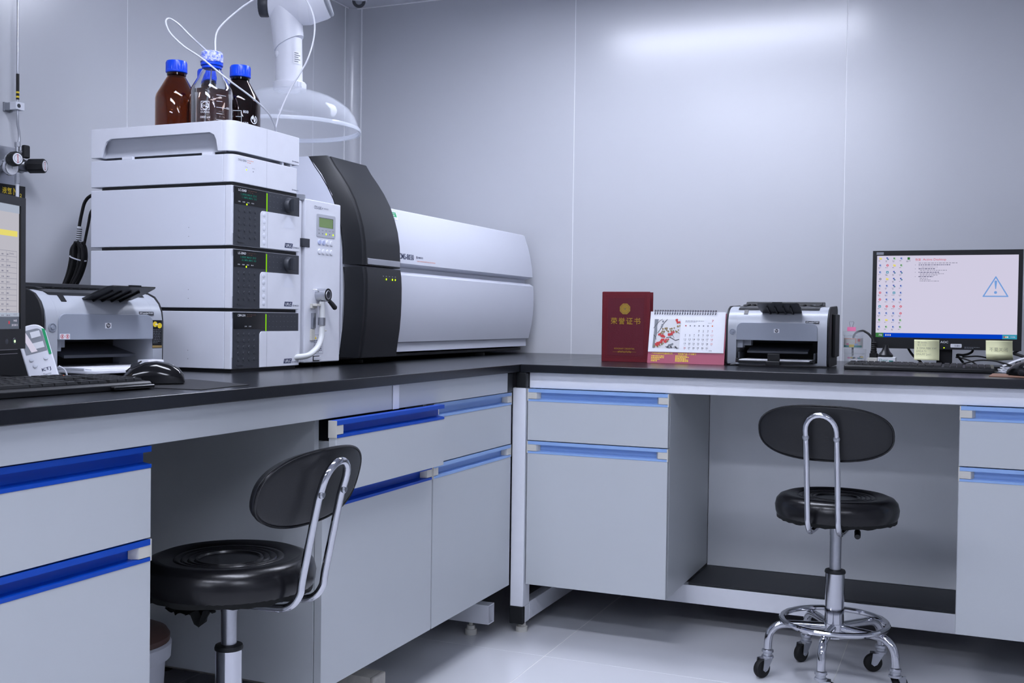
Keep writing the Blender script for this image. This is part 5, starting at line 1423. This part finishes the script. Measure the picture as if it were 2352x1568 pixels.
b = MB(); b.text('AOC', fb_, -.0120, z0+.0190, .0225, .0070, .0004, 0, .02); b.build('maker_logo', 'wprint', bz, flat=True)
b = MB(); b.rect(fb_, -mw/2+.011, -mw/2+.032, z1-.0125, z1-.0045, .0005, 0); b.build('corner_sticker', 'grey', bz, flat=True)
b = MB(); b.poly(fb_, rr(.0170, .0485, z0+.0065, z0+.0175, .002), .0006, 1); b.text('仪器02', fb_, .028, z0+.009, .017, .006, .0009, 3); b.build('name_sticker', ['wprint', 'paper', 'grey', 'navy'], bz, flat=True)
b = MB()
b.lines(fb_, .056, .098, z0+.0075, 2, .0035, .0012, .0006, 2, 1, .004, g); b.build('tape_scraps', ['wprint', 'paper', 'grey', 'navy'], bz, flat=True)
b = MB(); b.disc(fb_, -.0010, z0+.0050, .0018, .0005, 0, 10); b.build('power_led', 'led', bz, flat=True)

def note(label, x0, x1, ztop, zbot, curl, fold, lines):
    t = thing('sticky_note', label, 'note', (0, 0, 0), 0, 'yellow sticky notes on the monitor')
    b = MB(); n = 12; vs = []; fs = []
    for i in range(n+1):
        q = i/n; z = ztop+(zbot-ztop)*q; y = .5985-.001-curl*q**2.5
        for x in (x0, x1): vs.append((x+.001*q, y, z+.0015*(x-x0)/(x1-x0)*q*8*curl))
    fs = [(2*i, 2*i+1, 2*i+3, 2*i+2) for i in range(n)]
    if fold:
        k = len(vs); vs += [(x0+.004, .5975-curl-.004+.012, zbot-.020), (x1+.003, .5975-curl+.012, zbot-.014)]
        fs.append((2*n, 2*n+1, k+1, k))
    b.add(vs, fs); o = b.build('sheet', 'note', t, flat=True, angle=80)
    md = o.modifiers.new('thick', 'SOLIDIFY'); md.thickness = .0003
    b = MB(); f = Fr((x0, .5960, zbot), (1, 0, 0), (0, 0, 1))
    for k, (txt, a, z, w_, h_) in enumerate(lines):
        yy = ((ztop-(zbot+z))/(ztop-zbot)); off = curl*yy**2.5
        b.text(txt, f, a, z, w_, h_, off+.0006, 0)
    b.build('pencil_writing', 'pencil', o, flat=True)
    return t
note('yellow sticky note with pencil lines left of the monitor stand', 1.0650, 1.1370, .8860, .8240, .012, False, [('新 Smile', .010, .051, .026, .006), ('每 1 1 2 2', .010, .043, .024, .006), ('2. DMA MBK V:V?', .008, .033, .056, .006), ('DMDA Tr.', .007, .024, .030, .006), ('DMA:MT 2ml:1.', .007, .0145, .044, .006)])
note('yellow sticky note with a folded lower edge at the right of the monitor', 1.2665, 1.3395, .8875, .8450, .010, True, [('不要关闭', .010, .010, .050, .012)])

# ================================================================== small things around the monitor
def jar(label, x, y, z, rad, h, content):
    t = thing('plastic_jar', label, 'jar', (x, y, z), 0, 'small clear plastic jars')
    hb = h*.76
    b = MB(); b.lathe([(0, .0005), (rad*.93, .0005), (rad*.97, .003), (rad*.97, hb*.92), (rad*.90, hb*.97), (rad*.90, hb), (rad*.86, hb), (rad*.86, hb*.96), (rad*.93, hb*.90), (rad*.93, .004), (0, .003)], 40); b.build('body', 'jarpl', t, angle=50)
    b = MB(); b.lathe([(rad*.98, hb*.94), (rad, hb*.95), (rad, h*.98), (rad*.97, h), (0, h), (0, h-.0015), (rad*.94, h-.0015), (rad*.95, hb*.96)], 40); b.build('lid', 'jarpl', t, angle=50)
    content(t, rad, hb)
    return t
g = random.Random(5)
def label_wrap(b, rad, a0, a1, z0, z1, mi, c=1.0, n=10):
    vs = []
    for i in range(n+1):
        a = R(a0+(a1-a0)*i/n)
        for z in (z0, z1): vs.append((rad*c*math.cos(a), rad*c*math.sin(a), z))
    b.add(vs, [(2*i, 2*i+2, 2*i+3, 2*i+1) for i in range(n)], mi)
def c_up(t, rad, hb):
    b = MB(); label_wrap(b, rad*.90, -200, 20, hb*.10, hb*.80, 0); label_wrap(b, rad*.90, -150, -68, hb*.74, hb*.78, 1, 1.006); label_wrap(b, rad*.90, -72, -68, hb*.40, hb*.78, 1, 1.006); label_wrap(b, rad*.90, -58, -38, hb*.55, hb*.76, 2, 1.006)
    label_wrap(b, rad*.90, -160, -20, hb*.11, hb*.26, 3, 1.006); label_wrap(b, rad*.90, -110, -80, hb*.13, hb*.32, 4, 1.01); label_wrap(b, rad*.90, -130, -112, hb*.28, hb*.42, 5, 1.01); label_wrap(b, rad*.90, -76, -56, hb*.28, hb*.40, 6, 1.01)
    b.build('paper_insert', ['beige', 'orange', 'inkred', 'teal', 'yellow', 'pink', 'paleblue'], t, flat=True)
def c_low(t, rad, hb):
    b = MB(); label_wrap(b, rad*.975, -118, -30, hb*.06, hb*.60, 0); label_wrap(b, rad*.975, -105, -85, hb*.2, hb*.38, 1, 1.006); label_wrap(b, rad*.975, -72, -38, hb*.42, hb*.50, 2, 1.006); label_wrap(b, rad*.975, -72, -46, hb*.22, hb*.32, 2, 1.006)
    b.build('printed_label', ['paper', 'inkolive', 'ink'], t, flat=True)
    b = MB()
    for k in range(26):
        a = g.uniform(0, 6.28); r_ = rad*.78*math.sqrt(g.random()); z = .008+g.random()*hb*.55
        b.box(r_*math.cos(a)-.004, r_*math.cos(a)+.004, r_*math.sin(a)-.002, r_*math.sin(a)+.002, z, z+.004, k % 4)
    b.build('small_clips', ['pink', 'yellow', 'ink', 'teal'], t, kind='stuff')
jar('lower clear jar of clips with white label, beside the right printer', .9000, .500, .8, .0335, .0555, c_low)
jar('upper clear jar with coloured insert stacked beside the right printer', .8945, .500, .856, .0305, .0535, c_up)
t = thing('binder_clip', 'pink binder clip standing on the upper jar lid', 'clip', (.8895, .492, .9097), 5)
b = MB(); b.prism([(-.008, 0), (.008, 0), (.0016, .0125), (-.0016, .0125)], -.0125, .0125, 'x'); b.build('jaw', 'pink', t, bevel=.0006)
b = MB(); b.tube(spline([(-.0045, 0, .011), (-.004, 0, .018), (-.0065, 0, .024), (-.006, 0, .028), (-.003, 0, .0292), (.0, 0, .0285), (.003, 0, .0292), (.0062, 0, .028), (.0065, 0, .024), (.0035, 0, .018), (.0042, 0, .011)], 4), .0007, 8); b.build('wire_handle', 'steel', t)
t = thing('medicine_box', 'small white carton with teal lettering behind the keyboard', 'box', (.979, .4640, .8))
b = MB(); b.box(-.010, .040, .0, .060, .0004, .0330); bx = b.build('carton', 'paper', t, bevel=.0008)
f = Fr((0, 0, 0), (1, 0, 0), (0, 0, 1)); b = MB(); b.text('Chanvi', f, -.006, .0215, .024, .0065, .0005, 0, .005); b.rect(f, .022, .034, .004, .024, .0005, 0); b.rect(f, .0225, .0335, .0185, .0200, .0008, 1); b.rect(f, -.009, .039, .0160, .0166, .0004, 0); b.build('print', ['teal', 'wprint'], bx, flat=True)
t = thing('medicine_box', 'plain pale carton lying between lower jar and lettered carton', 'box', (.949, .4720, .8))
b = MB(); b.box(-.011, .017, .0, .04, .0004, .0300); b.build('carton', 'beige', t, bevel=.001)
t = thing('suction_stand', 'small black flared stand set on the lettered carton', 'stand', (.989, .4950, .8334))
b = MB(); b.lathe([(0, 0), (.0215, 0), (.0218, .006), (.0195, .009), (.0125, .017), (.0085, .027), (.0078, .036), (.0, .036)], 32); b.build('flare', 'black', t)
t = thing('power_plug', 'black power plug with ribbed strain relief behind the jars', 'plug', (.9500, .560, .8))
b = MB(); b.prism(rr(-.014, .014, -.010, .010, .004), .0005, .030, 'z'); b.prism(rr(-.012, .012, -.009, .009, .004), .030, .042, 'z'); b.build('plug_body', 'rubber', t, bevel=.001)
b = MB(); b.lathe([(.010, .042), (.0095, .050), (.0075, .052), (.0095, .055), (.0073, .058), (.009, .061), (.0068, .064), (.0085, .067), (.0062, .070), (.0088, .074), (.0050, .077), (.0045, .080)], 20); b.build('strain_relief', 'rubber', t)
b = MB(); b.tube(spline([(0, 0, .078), (-.003, .002, .085), (-.010, .005, .094), (-.020, .010, .104), (-.040, .03, .11), (-.07, .10, .09), (-.08, .2, .0045)], 6), .0035, 10); b.build('cord', 'rubber', t)
b = MB(); b.cyl((.010, 0, .034), (.034, .004, .030), .0065, seg=16); b.cyl((.034, .004, .030), (.040, .004, .029), .005, seg=16); b.build('side_plug', 'rubber', t)
def cable(label, pts, r=.0028):
    b = MB(); b.tube(spline(pts, 7), r, 10)
    return tag(b.build('cable', 'rubber'), label, 'cable', 'black cables behind the keyboard')
cable('thick black cable curving down left of the monitor stand', [(1.03, .66, .90), (1.045, .645, .86), (1.062, .63, .835), (1.085, .62, .815), (1.06, .70, .8035), (1.0, .85, .8035)], .0036)
cable('black cable looping from the monitor underside to the stand', [(1.235, .655, .90), (1.232, .645, .858), (1.222, .638, .846), (1.205, .636, .841), (1.188, .64, .841), (1.1930, .72, .83), (1.21, .86, .8036)], .0036)
cable('thin keyboard cable arching over the desk to the right mouse', [(1.140, .432, .8115), (1.160, .470, .809), (1.205, .475, .820), (1.245, .46, .831), (1.285, .42, .832), (1.320, .33, .826), (1.340, .25, .818), (1.3500, .222, .814)], .0023)
cable('black cable sagging from the stand to the folded note', [(1.203, .675, .834), (1.222, .662, .836), (1.245, .64, .838), (1.27, .635, .834), (1.31, .65, .82), (1.36, .70, .8032)], .0022)
cable('black cable lying flat right of the stand', [(1.185, .632, .834), (1.205, .605, .831), (1.228, .575, .824), (1.240, .57, .816), (1.255, .545, .808), (1.285, .53, .8032), (1.33, .535, .8032)], .0024)
cable('thick black cable stretched along the desk behind the keyboard', [(1.186, .592, .8045), (1.215, .59, .8065), (1.24, .592, .8085), (1.27, .60, .8065), (1.31, .61, .8045), (1.37, .625, .8045)], .0040)
# paper stack and board at the right edge
t = thing('paper_stack', 'pile of loose white papers and grey sheet right of the keyboard', 'papers', (1.365, .43, .8))
b = MB()
for k in range(6):
    M_ = Matrix.Rotation(R([4, -6, 10, -3, 7, 0][k]), 4, 'Z'); q = MB(); q.box(-.062+.002*k, .09, -.05, .06, .0006+.0025*k, .0026+.0025*k); q.xf(M_); b.add(q.v, q.f)
b.build('sheets', 'paper', t)
b = MB(); vs = []; n = 10
for i in range(n+1):
    q = i/n
    for y in (-.035, .07): vs.append((-.055+.15*q, y, .0165+.030*math.sin(q*2.6)))
b.add(vs, [(2*i, 2*i+1, 2*i+3, 2*i+2) for i in range(n)]); o = b.build('curled_sheet', 'paper', t, flat=True, angle=80); md = o.modifiers.new('thick', 'SOLIDIFY'); md.thickness = .0006
b = MB(); b.box(-.075, -.02, -.085, -.045, .0006, .0012); b.xf(Matrix.Rotation(R(-18), 4, 'Z')); b.build('grey_sleeve', 'ink2', t)
b = MB(); b.prism([(1.268, .100), (1.60, .085), (1.60, .300), (1.281, .27)], .8004, .8023, 'z'); tag(b.build('brown_board', 'brownb'), 'thin brown board under the right mouse', 'board')
b = MB(); b.tube(spline([(1.36, .66, .86), (1.345, .62, .85), (1.36, .58, .845), (1.40, .56, .83), (1.45, .60, .8045)], 6), .0045, 10); tag(b.build('cable', 'rubber'), 'thick black cable behind the papers at the right edge', 'cable', 'black cables behind the keyboard')
